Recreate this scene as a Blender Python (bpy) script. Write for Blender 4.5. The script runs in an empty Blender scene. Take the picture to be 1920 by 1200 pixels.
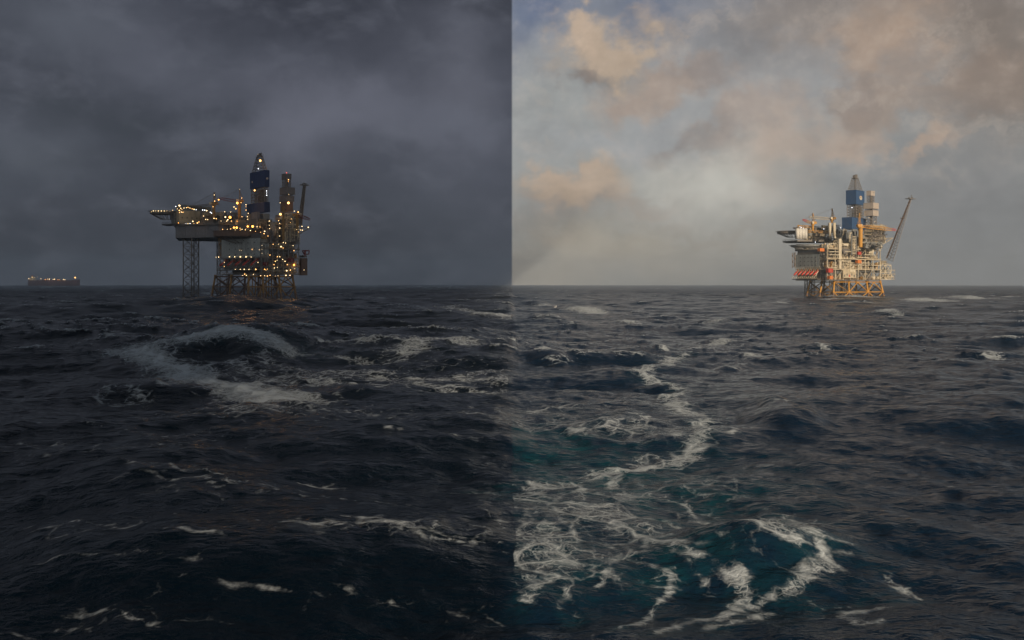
import bpy, math, random
import numpy as np
from math import radians, sin, cos, pi
S = bpy.context.scene
COL = S.collection
F = 1844.0          # focal length in photo pixels (1920 wide)
HZ = 531.0          # horizon row
CAMH = 13.0

def lin(r, g, b):
    f = lambda c: (c/255/12.92) if c/255 <= .04045 else ((c/255+.055)/1.055)**2.4
    return (f(r), f(g), f(b), 1.0)

# ------------------------------------------------------------------ nodes
class NT:
    def __init__(s, tree):
        s.t = tree; s.t.nodes.clear()
    def new(s, typ, **kw):
        n = s.t.nodes.new(typ)
        for k, v in kw.items(): setattr(n, k, v)
        return n
    def put(s, inp, v):
        if v is None: return
        if isinstance(v, bpy.types.NodeSocket): s.t.links.new(v, inp)
        else: inp.default_value = v
    def m(s, op, a, b=None, c=None, clamp=False):
        n = s.new('ShaderNodeMath', operation=op); n.use_clamp = clamp
        s.put(n.inputs[0], a); s.put(n.inputs[1], b); s.put(n.inputs[2], c)
        return n.outputs[0]
    def sm(s, v, a, b):      # smoothstep
        n = s.new('ShaderNodeMapRange', interpolation_type='SMOOTHSTEP')
        s.put(n.inputs[0], v); s.put(n.inputs[1], a); s.put(n.inputs[2], b)
        return n.outputs[0]
    def mix(s, f, a, b):
        n = s.new('ShaderNodeMix', data_type='RGBA')
        s.put(n.inputs[0], f); s.put(n.inputs[6], a); s.put(n.inputs[7], b)
        return n.outputs[2]
    def comb(s, x, y, z):
        n = s.new('ShaderNodeCombineXYZ'); s.put(n.inputs[0], x); s.put(n.inputs[1], y); s.put(n.inputs[2], z)
        return n.outputs[0]
    def noise(s, vec, scale, detail=5, rough=.5, dist=0, out=0, typ='FBM'):
        n = s.new('ShaderNodeTexNoise', noise_type=typ)
        s.put(n.inputs['Vector'], vec); n.inputs['Scale'].default_value = scale
        n.inputs['Detail'].default_value = detail; n.inputs['Roughness'].default_value = rough
        n.inputs['Distortion'].default_value = dist
        return n.outputs[out]
    def mapv(s, vec, loc=(0, 0, 0), rot=(0, 0, 0), sc=(1, 1, 1)):
        n = s.new('ShaderNodeMapping'); s.put(n.inputs[0], vec)
        n.inputs[1].default_value = loc; n.inputs[2].default_value = rot; n.inputs[3].default_value = sc
        return n.outputs[0]

# ------------------------------------------------------------------ materials
MATS = {}
def paint(name, rgb, rough=.6, metal=0.0, dirt=.35, scale=.35, dirtcol=(.10, .065, .04)):
    m = bpy.data.materials.new(name); m.use_nodes = True
    t = NT(m.node_tree)
    o = t.new('ShaderNodeOutputMaterial'); p = t.new('ShaderNodeBsdfPrincipled')
    tc = t.new('ShaderNodeTexCoord').outputs['Object']
    n1 = t.noise(t.mapv(tc, sc=(1, 1, .35)), scale, 6, .65)
    n2 = t.noise(tc, scale*7, 3, .6)
    f = t.m('MULTIPLY', t.sm(n1, .45, .72), dirt)
    c = t.mix(f, (*rgb, 1), (*dirtcol, 1))
    v = t.m('MULTIPLY_ADD', n2, .5, .75)
    vm = t.new('ShaderNodeVectorMath', operation='SCALE'); t.put(vm.inputs[0], c); t.put(vm.inputs['Scale'], v)
    t.put(p.inputs['Base Color'], vm.outputs[0])
    p.inputs['Roughness'].default_value = rough; p.inputs['Metallic'].default_value = metal
    t.t.links.new(p.outputs[0], o.inputs[0])
    MATS[name] = m; return m
def glow(name, rgb, strength):
    m = bpy.data.materials.new(name); m.use_nodes = True
    t = NT(m.node_tree); o = t.new('ShaderNodeOutputMaterial'); e = t.new('ShaderNodeEmission')
    e.inputs[0].default_value = (*rgb, 1); e.inputs[1].default_value = strength
    t.t.links.new(e.outputs[0], o.inputs[0]); MATS[name] = m; return m

paint('beige', (.53, .45, .31)); paint('cream', (.70, .62, .46), dirt=.25); paint('grey', (.26, .27, .26))
paint('darkgrey', (.14, .135, .125)); paint('yellow', (.62, .31, .045), dirt=.3); paint('ochre', (.34, .19, .05), dirt=.5)
paint('blue', (.028, .085, .20), dirt=.15); paint('navy', (.016, .040, .13), dirt=.1)
paint('red', (.55, .045, .025), dirt=.12); paint('orange', (.75, .22, .04), dirt=.15)
paint('darkred', (.20, .02, .018), dirt=.3); paint('white', (.70, .68, .62), dirt=.2)
paint('wallgreen', (.42, .44, .41), dirt=.25, scale=.12); paint('steel', (.19, .17, .15), rough=.5)
paint('hullgrey', (.20, .20, .21), dirt=.3, scale=.08); paint('rust', (.17, .10, .065), dirt=.4)
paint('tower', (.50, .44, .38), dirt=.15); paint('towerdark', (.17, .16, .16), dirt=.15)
paint('gull', (.75, .75, .74), dirt=0); paint('gullgrey', (.28, .29, .31), dirt=0)
paint('shiphull', (.11, .035, .025), dirt=.3, scale=.05)
glow('lamp_white', (1, .70, .34), 4.6); glow('lamp_warm', (1, .50, .15), 5)
glow('lamp_sodium', (1, .36, .06), 7.5); glow('lamp_cool', (.9, .93, 1), 4.0); glow('lamp_red', (1, .12, .08), 3)
glow('lamp_dim', (1, .72, .42), 1.3)

# ------------------------------------------------------------------ mesh builder
class MB:
    def __init__(s): s.v = []; s.f = []; s.mi = []; s.cur = 0
    def quadbox(s, P):       # 8 points: bottom 4 ccw, top 4 ccw
        b = len(s.v); s.v += [tuple(p) for p in P]
        for q in ((3, 2, 1, 0), (4, 5, 6, 7), (0, 1, 5, 4), (1, 2, 6, 5), (2, 3, 7, 6), (3, 0, 4, 7)):
            s.f.append([b+i for i in q]); s.mi.append(s.cur)
        return s
    def box(s, x0, x1, y0, y1, z0, z1):
        if x0 > x1: x0, x1 = x1, x0
        if y0 > y1: y0, y1 = y1, y0
        if z0 > z1: z0, z1 = z1, z0
        return s.quadbox([(x0, y0, z0), (x1, y0, z0), (x1, y1, z0), (x0, y1, z0), (x0, y0, z1), (x1, y0, z1), (x1, y1, z1), (x0, y1, z1)])
    def tube(s, a, b, r0, r1=None, n=6):
        if r1 is None: r1 = r0
        a = np.array(a, float); b = np.array(b, float); d = b-a; L = np.linalg.norm(d)
        if L < 1e-6: return s
        d /= L; u = np.cross(d, (0, 0, 1) if abs(d[2]) < .9 else (1, 0, 0)); u /= np.linalg.norm(u); w = np.cross(d, u)
        k = len(s.v)
        for p, r in ((a, r0), (b, r1)):
            for i in range(n):
                t = 2*pi*(i+.5)/n; s.v.append(tuple(p+r*(cos(t)*u+sin(t)*w)))
        for i in range(n):
            j = (i+1) % n; s.f.append([k+i, k+j, k+n+j, k+n+i]); s.mi.append(s.cur)
        s.f.append([k+i for i in reversed(range(n))]); s.f.append([k+n+i for i in range(n)]); s.mi += [s.cur]*2
        return s
    def prism(s, pts, z0, z1):     # pts ccw polygon
        k = len(s.v); n = len(pts)
        s.v += [(p[0], p[1], z0) for p in pts]+[(p[0], p[1], z1) for p in pts]
        for i in range(n):
            j = (i+1) % n; s.f.append([k+i, k+j, k+n+j, k+n+i]); s.mi.append(s.cur)
        s.f.append([k+i for i in reversed(range(n))]); s.f.append([k+n+i for i in range(n)]); s.mi += [s.cur]*2
        return s
    def ball(s, c, r, sz=1.0):
        k = len(s.v); R = 3; N = 6
        s.v.append((c[0], c[1], c[2]-r*sz))
        for i in range(1, R):
            t = -pi/2+pi*i/R
            for j in range(N):
                p = 2*pi*j/N; s.v.append((c[0]+r*cos(t)*cos(p), c[1]+r*cos(t)*sin(p), c[2]+r*sin(t)*sz))
        s.v.append((c[0], c[1], c[2]+r*sz)); top = len(s.v)-1
        for j in range(N):
            s.f.append([k, k+1+(j+1) % N, k+1+j]); s.mi.append(s.cur)
            for i in range(R-2):
                a = k+1+i*N
                s.f.append([a+j, a+(j+1) % N, a+N+(j+1) % N, a+N+j]); s.mi.append(s.cur)
            a = k+1+(R-2)*N
            s.f.append([a+j, a+(j+1) % N, top]); s.mi.append(s.cur)
        return s
    def lattice(s, A, B, bays, r, rb, flip=0):   # A,B: corner rings (bottom/top); chords + horizontals + X
        n = len(A); A = [np.array(p, float) for p in A]; B = [np.array(p, float) for p in B]
        for i in range(n): s.tube(A[i], B[i], r, n=5)
        for k in range(bays+1):
            t = k/bays
            R0 = [A[i]+(B[i]-A[i])*t for i in range(n)]
            for i in range(n): s.tube(R0[i], R0[(i+1) % n], rb, n=4)
            if k < bays:
                t1 = (k+1)/bays; R1 = [A[i]+(B[i]-A[i])*t1 for i in range(n)]
                for i in range(n):
                    j = (i+1) % n
                    s.tube(R0[i], R1[j], rb, n=4)
                    if flip == 2: s.tube(R0[j], R1[i], rb, n=4)
        return s
    def build(s, name, mats, parent=None, smooth=False):
        me = bpy.data.meshes.new(name); me.from_pydata(s.v, [], s.f); 
        if isinstance(mats, str): mats = [mats]
        for m in mats: me.materials.append(MATS[m])
        if len(mats) > 1: me.polygons.foreach_set('material_index', s.mi)
        if smooth: me.polygons.foreach_set('use_smooth', [True]*len(s.f))
        me.update()
        o = bpy.data.objects.new(name, me); COL.objects.link(o)
        if parent: o.parent = parent
        return o

def tag(o, label=None, cat=None, group=None, kind=None):
    if label: o['label'] = label
    if cat: o['category'] = cat
    if group: o['group'] = group
    if kind: o['kind'] = kind
    return o
def empty(name, loc, rz, label, cat, group=None):
    o = bpy.data.objects.new(name, None); COL.objects.link(o); o.location = loc; o.rotation_euler = (0, 0, rz)
    return tag(o, label, cat, group)

class Frame:     # a local frame of a structure: x along its right face, y along its left face
    def __init__(s, px, D, deg):
        s.D = D; s.a = radians(deg); s.C = ((px-960)*D/F, D)
        s.r = (cos(s.a), sin(s.a)); s.l = (-sin(s.a), cos(s.a))
    def x(s, px, y=0):
        k = (px-960)/F; bx = s.C[0]+y*s.l[0]; by = s.C[1]+y*s.l[1]
        return (k*by-bx)/(s.r[0]-k*s.r[1])
    def y(s, px, x=0):
        k = (px-960)/F; bx = s.C[0]+x*s.r[0]; by = s.C[1]+x*s.r[1]
        return (k*by-bx)/(s.l[0]-k*s.l[1])
    def z(s, py, x=0, y=0):
        d = s.C[1]+x*s.r[1]+y*s.l[1]
        return CAMH-(py-HZ)*d/F
    def world(s, x, y, z):
        return (s.C[0]+x*s.r[0]+y*s.l[0], s.C[1]+x*s.r[1]+y*s.l[1], z)
    def local(s, px, py, dd):   # photo point at depth D+dd
        wy = s.D+dd; wx = (px-960)*wy/F; dx = wx-s.C[0]; dy = wy-s.C[1]
        return (dx*s.r[0]+dy*s.r[1], dx*s.l[0]+dy*s.l[1], CAMH-(py-HZ)*wy/F)

LAMPS = {}; LR = random.Random(9)
def lamp(root, p, r, mat):
    key = (round(r, 2), mat)
    if key not in LAMPS:
        b = MB(); b.cur = 0; b.ball((0, 0, 0), r, .9); b.cur = 1; b.box(-r*.55, r*.55, -r*.55, r*.55, r*.8, r*1.15)
        o = b.build('lamp', [mat, 'darkgrey'], root); LAMPS[key] = o.data
    else:
        o = bpy.data.objects.new('lamp', LAMPS[key]); COL.objects.link(o); o.parent = root
    o.location = p; q = LR.uniform(.62, 1.15) if r < .6 else LR.uniform(.9, 1.2); o.scale = (q, q, q)
    if r >= .7:      # the big floodlights throw real light on the decks round them
        ld = bpy.data.lights.new('floodlight', 'POINT'); ld.energy = 420*r; ld.shadow_soft_size = r+.3; ld.color = (1, .55, .22) if 'sod' in mat or 'warm' in mat else (1, .8, .55)
        lo = bpy.data.objects.new('floodlight_beam', ld); COL.objects.link(lo); lo.parent = o; lo.location = (0, -r*2.2, -r)
    return o

def rail(b, pts, h=1.1, r=.06, step=2.5):
    for i in range(len(pts)-1):
        a = np.array(pts[i], float); c = np.array(pts[i+1], float); L = np.linalg.norm(c-a)
        for zz in (h*.5, h): b.tube(a+(0, 0, zz), c+(0, 0, zz), r, n=3)
        for k in range(max(1, int(L/step))+1):
            p = a+(c-a)*k/max(1, int(L/step)); b.tube(p, p+(0, 0, h), r, n=3)

def crane(root, base, top, apex, tip, mat_p, mat_b, pr=1.0, name='crane', bw=1.3, redtip=True):
    """pedestal crane: pedestal, slewing machinery house and A-frame; boom and cab are sub-parts"""
    base, top, apex, tip = [np.array(p, float) for p in (base, top, apex, tip)]
    b = MB(); b.tube(base, top, pr*.85, pr, n=12); b.tube(top-(0, 0, .8), top+(0, 0, .4), pr*1.5, pr*1.5, n=12)
    d = tip-top; d[2] = 0; d /= np.linalg.norm(d); w = np.array((-d[1], d[0], 0))
    for s_ in (-1, 1):
        b.tube(top+w*s_*1.2+(0, 0, .4), apex+w*s_*.5, .28, .2, n=5)
        b.tube(top-d*2.6+w*s_*1.2+(0, 0, .4), apex+w*s_*.5, .22, n=5)
    b.tube(apex-w*.8, apex+w*.8, .4, n=6)
    for k in range(1, 5):
        t = k/5; b.tube(top+w*1.2*(1-t)+(apex-top)*t, top-w*1.2*(1-t)+(apex-top)*t, .16, n=4)
    c = b.build(name, mat_p, root)
    h = MB()
    P = lambda x, y, z: tuple(top+d*x+w*y+np.array((0, 0, z)))
    h.quadbox([P(-3.4, -1.7, .4), P(.6, -1.7, .4), P(.6, 1.7, .4), P(-3.4, 1.7, .4), P(-3.4, -1.7, 2.6), P(.2, -1.7, 2.6), P(.2, 1.7, 2.6), P(-3.4, 1.7, 2.6)])
    h.build('machinery_house', mat_p, c)
    cb = MB(); cb.quadbox([P(.7, 1.0, .5), P(2.3, 1.0, .5), P(2.3, 2.6, .5), P(.7, 2.6, .5), P(.7, 1.0, 2.7), P(2.7, 1.0, 2.7), P(2.7, 2.6, 2.7), P(.7, 2.6, 2.7)])
    cb.build('cab', 'cream', c)
    bm_ = MB(); s0 = top+d*1.0+(0, 0, .8); L = np.linalg.norm(tip-s0); f = (tip-s0)/L; upv = np.cross(w, f); upv = -upv if upv[2] < 0 else upv
    n = max(5, int(L/2.2)); ring = []
    for k in range(n+1):
        t = k/n; q = bw*(.35+.65*min(1, 6*t, 2.2*(1-t)+.25)); p = s0+f*L*t
        ring.append([p+w*q*.5-upv*q*.4, p-w*q*.5-upv*q*.4, p-w*q*.5+upv*q*.5, p+w*q*.5+upv*q*.5])
    last = n-2 if redtip else n
    for k in range(n):
        bm_.cur = 1 if k >= last else 0
        for i in range(4):
            j = (i+1) % 4
            bm_.tube(ring[k][i], ring[k+1][i], .17, n=4); bm_.tube(ring[k][i], ring[k][j], .09, n=3)
            bm_.tube(ring[k][i], ring[k+1][j], .1, n=3)
    bm_.build('boom', [mat_b, 'red'], c)
    cab = MB()
    for s_ in (-1, 1): cab.tube(apex+w*s_*.5, tip-f*2+w*s_*.3, .07, n=3)
    hk = tip-(0, 0, 5.5); cab.tube(tip, hk, .06, n=3); cab.ball(hk, .5)
    cab.build('hoist_cable', 'steel', c)
    return c

def xframe(b, P0, P1, P2, P3, r):   # a braced bay: corners bl, br, tr, tl
    b.tube(P0, P2, r, n=5); b.tube(P1, P3, r, n=5)

# ------------------------------------------------------------------ jacket + process decks shared by both platforms
def jacket(root, xs, ys, ztop, zbase, pal_leg, pal_back, r=.95, batter=.055, zmid=None):
    """battered legs on a grid; node levels; braces are separate parts"""
    H = ztop-zbase
    def pos(i, j, z):
        cx = (xs[0]+xs[-1])/2; cy = (ys[0]+ys[-1])/2; k = 1+batter*(ztop-z)/H*2.0
        return (cx+(xs[i]-cx)*k, cy+(ys[j]-cy)*k, z)
    zm = zmid
    nx, ny = len(xs), len(ys)
    for i in range(nx):
        for j in range(ny):
            if 0 < i < nx-1 and 0 < j < ny-1: continue
            front = (j == 0)
            b = MB(); b.tube(pos(i, j, zbase-4), pos(i, j, ztop), r, r*.95, n=12)
            for zz in (ztop-.6, zm): b.tube(pos(i, j, zz-.7), pos(i, j, zz+.7), r*1.25, n=12)
            o = b.build('jacket_leg', pal_leg if (front or i == 0) else pal_back, root, True)
            # boat bumper at the splash zone
            b = MB(); b.tube(pos(i, j, 1.5), pos(i, j, 5), r*1.18, n=12); b.build('leg_sleeve', 'rust', o)
    def br(p, q, m, rr=.5):
        b = MB(); b.tube(p, q, rr, n=8); b.build('jacket_brace', m, root, True)
    for j in (0, ny-1):
        m = pal_leg if j == 0 else pal_back
        for i in range(nx-1):
            br(pos(i, j, ztop-1.2), pos(i+1, j, ztop-1.2), m, .55); br(pos(i, j, zm), pos(i+1, j, zm), m, .5)
            a, c = pos(i, j, zm), pos(i+1, j, zm); t1, t2 = pos(i, j, ztop-1.5), pos(i+1, j, ztop-1.5)
            mid = tuple((np.array(t1)+np.array(t2))/2)
            if i == nx//2 - (0 if nx % 2 else 0) or (nx == 4 and i == 1):
                br(a, mid, m, .48); br(c, mid, m, .48)
            elif i < nx//2: br(c, t1, m if i else pal_back, .45)
            else: br(a, t2, pal_back, .42); br(c, t1, pal_back, .42)
            lo = tuple(np.array(pos(i, j, zm))*.62+np.array(pos(i+1, j, zbase-1))*.38-np.array((0, 0, 3)))
            lo2 = tuple(np.array(pos(i+1, j, zm))*.62+np.array(pos(i, j, zbase-1))*.38-np.array((0, 0, 3)))
            br(pos(i, j, zm), lo, m, .45); br(pos(i+1, j, zm), lo2, m, .45)
    for i in (0, nx-1):
        m = pal_back
        for j in range(ny-1):
            br(pos(i, j, ztop-1.2), pos(i, j+1, ztop-1.2), m, .5); br(pos(i, j, zm), pos(i, j+1, zm), m, .45)
            br(pos(i, j, zm), pos(i, j+1, ztop-1.5), m, .42); br(pos(i, j+1, zm), pos(i, j, ztop-1.5), m, .42)
            br(pos(i, j, zm), pos(i, j+1, zbase-2), m, .42); br(pos(i, j+1, zm), pos(i, j, zbase-2), m, .42)
    return pos

def clutter(root, rng, x0, x1, yf, depth, z0, z1, axis='x', dens=1.0, pal=('beige', 'cream', 'grey', 'steel', 'darkgrey')):
    """one open deck bay seen from outside: equipment, vessels, pipes. axis = direction of the face"""
    W = x1-x0; H = z1-z0
    M = (lambda u, v, z: (u, yf+v, z)) if axis == 'x' else (lambda u, v, z: (yf+v, u, z))
    def bx(b, u0, u1, v0, v1, a0, a1):
        p, q = M(u0, v0, a0), M(u1, v1, a1); b.box(p[0], q[0], p[1], q[1], a0, a1)
    # equipment packages
    u = x0+rng.uniform(.3, 1.2)
    while u < x1-1.0:
        w = min(rng.uniform(1.2, 4.2), x1-u-.3); h = H*rng.uniform(.25, .85); v = rng.uniform(.6, 3.5)
        b = MB(); k = rng.random(); nm = 'equipment_skid'
        if k < .4:
            bx(b, u, u+w, v, v+rng.uniform(2, 5), z0+.15, z0+h)
            bx(b, u+.15*w, u+.6*w, v-.25, v, z0+.3*h, z0+.8*h)
            if h > 2: bx(b, u-.1, u+w+.1, v-.2, v+.1, z0+h, z0+h+.3)
            nm = 'equipment_cabinet'
        elif k < .6:
            r = min(H*.22, 1.3); b.tube(M(u, v+r, z0+r+.8), M(u+w, v+r, z0+r+.8), r, n=10)
            for q in (.2, .8): bx(b, u+q*w-.2, u+q*w+.2, v+.2, v+2*r-.2, z0, z0+r)
            nm = 'pressure_vessel'
        elif k < .78:
            for q in range(rng.randint(2, 4)):
                uu = u+q*w/4; b.tube(M(uu, v+rng.uniform(0, 1.5), z0), M(uu, v+rng.uniform(0, 1.5), z1-.3), rng.uniform(.12, .35), n=6)
            nm = 'riser_pipes'
        else:
            r = rng.uniform(.5, 1.0); b.tube(M(u+r, v+r, z0), M(u+r, v+r, z0+h), r, n=10); b.tube(M(u+r, v+r, z0+h), M(u+r, v+r, z0+h+r*.5), r, r*.3, n=10)
            w = 2.2*r; nm = 'process_column'
        b.build(nm, rng.choice(pal), root)
        u += w+rng.uniform(.2, 1.4)/dens
    # pipe runs + cable trays hung on the face
    b = MB()
    for q in range(int(5*dens)+1):
        z = z0+H*rng.uniform(.3, .98); a = rng.uniform(x0, x0+.5*W); c = rng.uniform(a+.2*W, x1); v = rng.uniform(-.1, 1.6); r = rng.uniform(.08, .28)
        b.tube(M(a, v, z), M(c, v, z), r, n=5)
        if rng.random() < .6: b.tube(M(c, v, z), M(c, v, z0+rng.uniform(0, .4)*H), r, n=5)
        if rng.random() < .5: b.tube(M(a, v, z), M(a, v+1.5, z0+.1), r, n=5)
    for q in range(int(W*dens/1.6)):
        uu = rng.uniform(x0, x1); v = rng.uniform(-.2, .8); za = z0+H*rng.uniform(0, .8); zb = za+rng.uniform(.4, 1.2)
        bx(b, uu, uu+rng.uniform(.3, 1.1), v, v+.5, za, min(zb, z1-.2))
    b.build('pipework', rng.choice(('cream', 'beige', 'steel', 'grey')), root)

def deck_level(root, x0, x1, y0, y1, z, mat='beige', th=.7, rails=True):
    b = MB(); b.box(x0-.5, x1+.5, y0-.5, y1+.5, z-th, z); d = b.build('deck', mat, root)
    if rails:
        b = MB(); rail(b, [(x0-.4, y1, z), (x0-.4, y0-.4, z), (x1+.4, y0-.4, z)]); b.build('railing', 'ochre' if mat == 'steel' else 'cream', d)
    return d

def module_frame(root, x0, x1, y0, y1, z0, z1, nb, rng, mat='beige', r=.35, brace=.5):
    for k in range(nb+1):
        x = x0+(x1-x0)*k/nb
        b = MB(); b.box(x-r, x+r, y0-.05, y0+2*r-.05, z0+.003, z1-.703); b.build('deck_column', mat, root)
    for k in range(nb):
        if rng.random() < brace:
            xa = x0+(x1-x0)*k/nb+r; xb = x0+(x1-x0)*(k+1)/nb-r; b = MB()
            if rng.random() < .5: b.tube((xa, y0+.2, z0), (xb, y0+.2, z1-.7), r*.6, n=5)
            else: b.tube((xb, y0+.2, z0), (xa, y0+.2, z1-.7), r*.6, n=5)
            b.build('module_brace', mat, root)

def helideck(root, cx, cy, rad, z, th, drop, mat='grey', sup='cream', inner=(0, 0), name='helideck', lamps=None, n=24, sx=1.0):
    pts = [(cx+rad*sx*cos(2*pi*i/n), cy+rad*sin(2*pi*i/n)) for i in range(n)]
    b = MB(); b.prism(pts, z-th, z); h = b.build(name, mat, root)
    b = MB()
    o = [(cx+(rad*sx+1.5)*cos(2*pi*i/n), cy+(rad+1.5)*sin(2*pi*i/n), z-.2) for i in range(n+1)]
    for i in range(n):
        b.tube(o[i], o[i+1], .1, n=4); b.tube((pts[i][0], pts[i][1], z-.6), o[i], .09, n=3)
        if i % 2 == 0: b.tube((pts[i][0], pts[i][1], z-.6), o[i+1], .05, n=3)
    b.build('safety_net', 'steel', h)
    b = MB()
    for i in range(0, n, 2):
        p = pts[i]; q = (cx+(p[0]-cx)*.45+inner[0], cy+(p[1]-cy)*.45+inner[1], z-th-drop)
        b.tube((cx+(p[0]-cx)*.9, cy+(p[1]-cy)*.9, z-th), q, .28, n=5)
        p2 = pts[(i+2) % n]; b.tube((cx+(p[0]-cx)*.9, cy+(p[1]-cy)*.9, z-th-.3), (cx+(p2[0]-cx)*.9, cy+(p2[1]-cy)*.9, z-th-.3), .2, n=4)
        b.tube(q, (cx+(p2[0]-cx)*.45+inner[0], cy+(p2[1]-cy)*.45+inner[1], z-th-drop), .2, n=4)
    b.build('support_truss', sup, h)
    return h

def lifeboat(loc, yaw, pitch, label, group, L=9.0, mat='red'):
    """free-fall lifeboat: continuous hull loft + raised cockpit"""
    root = empty('lifeboat', loc, yaw, label, 'lifeboat', group)
    root.rotation_euler = (0, pitch, yaw)
    st = [(-.5, .35, .5), (-.44, .8, .85), (-.25, 1.15, 1.1), (.05, 1.2, 1.15), (.28, .95, .95), (.42, .5, .6), (.5, .08, .12)]
    b = MB(); n = 10; k0 = 0
    for t, w, h in st:
        for i in range(n):
            a = 2*pi*i/n; b.v.append((t*L, w*cos(a), h*sin(a)*(1.0 if sin(a) > 0 else .9)))
    for k in range(len(st)-1):
        for i in range(n):
            j = (i+1) % n; b.f.append([k*n+i, k*n+j, (k+1)*n+j, (k+1)*n+i]); b.mi.append(0)
    b.f.append(list(reversed(range(n)))); b.f.append([(len(st)-1)*n+i for i in range(n)]); b.mi += [0, 0]
    for f in b.f: f.reverse()
    b.build('hull', mat, root, True)
    b = MB(); P = [(-.44*L, -.55, .6), (-.2*L, -.55, .9), (-.2*L, .55, .9), (-.44*L, .55, .6), (-.41*L, -.4, 1.9), (-.27*L, -.4, 1.9), (-.27*L, .4, 1.9), (-.41*L, .4, 1.9)]
    b.quadbox(P); b.build('cockpit', 'orange', root)
    b = MB(); b.box(-.35*L, .3*L, -1.24, 1.24, -.12, .12); b.build('fender', 'white', root)
    return root

def container(name, loc, yaw, L, W, H, mat, label, cat='container', group=None):
    b = MB(); b.box(0, L, 0, W, .15, H)
    root = empty(name, loc, yaw, label, cat, group)
    b.build('body', mat, root)
    b = MB()
    for x in (0, L):
        for y in (0, W): b.box(x-.09, x+.09, y-.09, y+.09, 0, H+.08)
    for z in (.1, H): b.box(-.07, L+.07, -.07, .0, z-.1, z+.07)
    nrib = max(3, int(L/.6))
    for k in range(1, nrib): b.box(L*k/nrib-.06, L*k/nrib+.06, -.05, 0, .25, H-.15)
    b.build('corner_frame', mat, root)
    b = MB(); b.box(L*.45, L*.45+.08, -.12, -.05, .4, H-.3); b.box(L*.6, L*.6+.08, -.12, -.05, .4, H-.3); b.build('lock_bar', 'cream', root)
    return root
# ------------------------------------------------------------------ helpers that size a block from the photo and stand it at a real depth
def zoomer(f, x0, y0, k):
    f.u = lambda X: x0+X/k
    f.v = lambda Y: y0+Y/k
def cpt(f, X, dd):
    p = f.local(f.u(X), 0, dd); return p[0], p[1]
def blk(f, root, Xl, Xc, Xr, Yt, Yb, dd, name, mat, minw=1.5, b=None):
    """box whose nearest vertical edge is at Xc; left face reaches Xl, right face reaches Xr"""
    cx, cy = cpt(f, Xc, dd)
    lx = max(minw, f.x(f.u(Xr), cy)-cx); ly = max(minw, f.y(f.u(Xl), cx)-cy)
    zt, zb = f.z(f.v(Yt), cx, cy), f.z(f.v(Yb), cx, cy)
    own = b is None
    if own: b = MB()
    b.box(cx, cx+lx, cy, cy+ly, zb, zt)
    if not own: return (cx, cy, lx, ly, zb, zt)
    o = b.build(name, mat, root)
    return o, (cx, cy, lx, ly, zb, zt)
def pt(f, X, Y, dd): return f.local(f.u(X), f.v(Y), dd)
def cladding(o, g, mat, n=8, r=.07):      # corrugated wall cladding ribs on the two seen faces
    cx, cy, lx, ly, zb, zt = g; b = MB()
    for k in range(n+1):
        x = cx+lx*k/n; b.box(x-r, x+r, cy-.09, cy-.003, zb+.1, zt-.1)
        y = cy+ly*k/n; b.box(cx-.09, cx-.003, y-r, y+r, zb+.1, zt-.1)
    for z in (zb, zt): 
        b.box(cx-.22, cx+lx+.12, cy-.22, cy-.1, z-.15, z+.15); b.box(cx-.22, cx-.1, cy-.1, cy+ly+.12, z-.15, z+.15)
    b.build('cladding_ribs', mat, o)
def lat_tower(root, name, f, g0, z0, g1, z1, bays, r, rb, mat):
    """square lattice between plan rectangles g=(cx,cy,lx,ly)"""
    R = lambda g, z: [(g[0], g[1], z), (g[0]+g[2], g[1], z), (g[0]+g[2], g[1]+g[3], z), (g[0], g[1]+g[3], z)]
    return MB().lattice(R(g0, z0), R(g1, z1), bays, r, rb, 2).build(name, mat, root)
def shrink(g, k, dx=0, dy=0): return (g[0]+g[2]*(1-k)/2+dx, g[1]+g[3]*(1-k)/2+dy, g[2]*k, g[3]*k)

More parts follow.
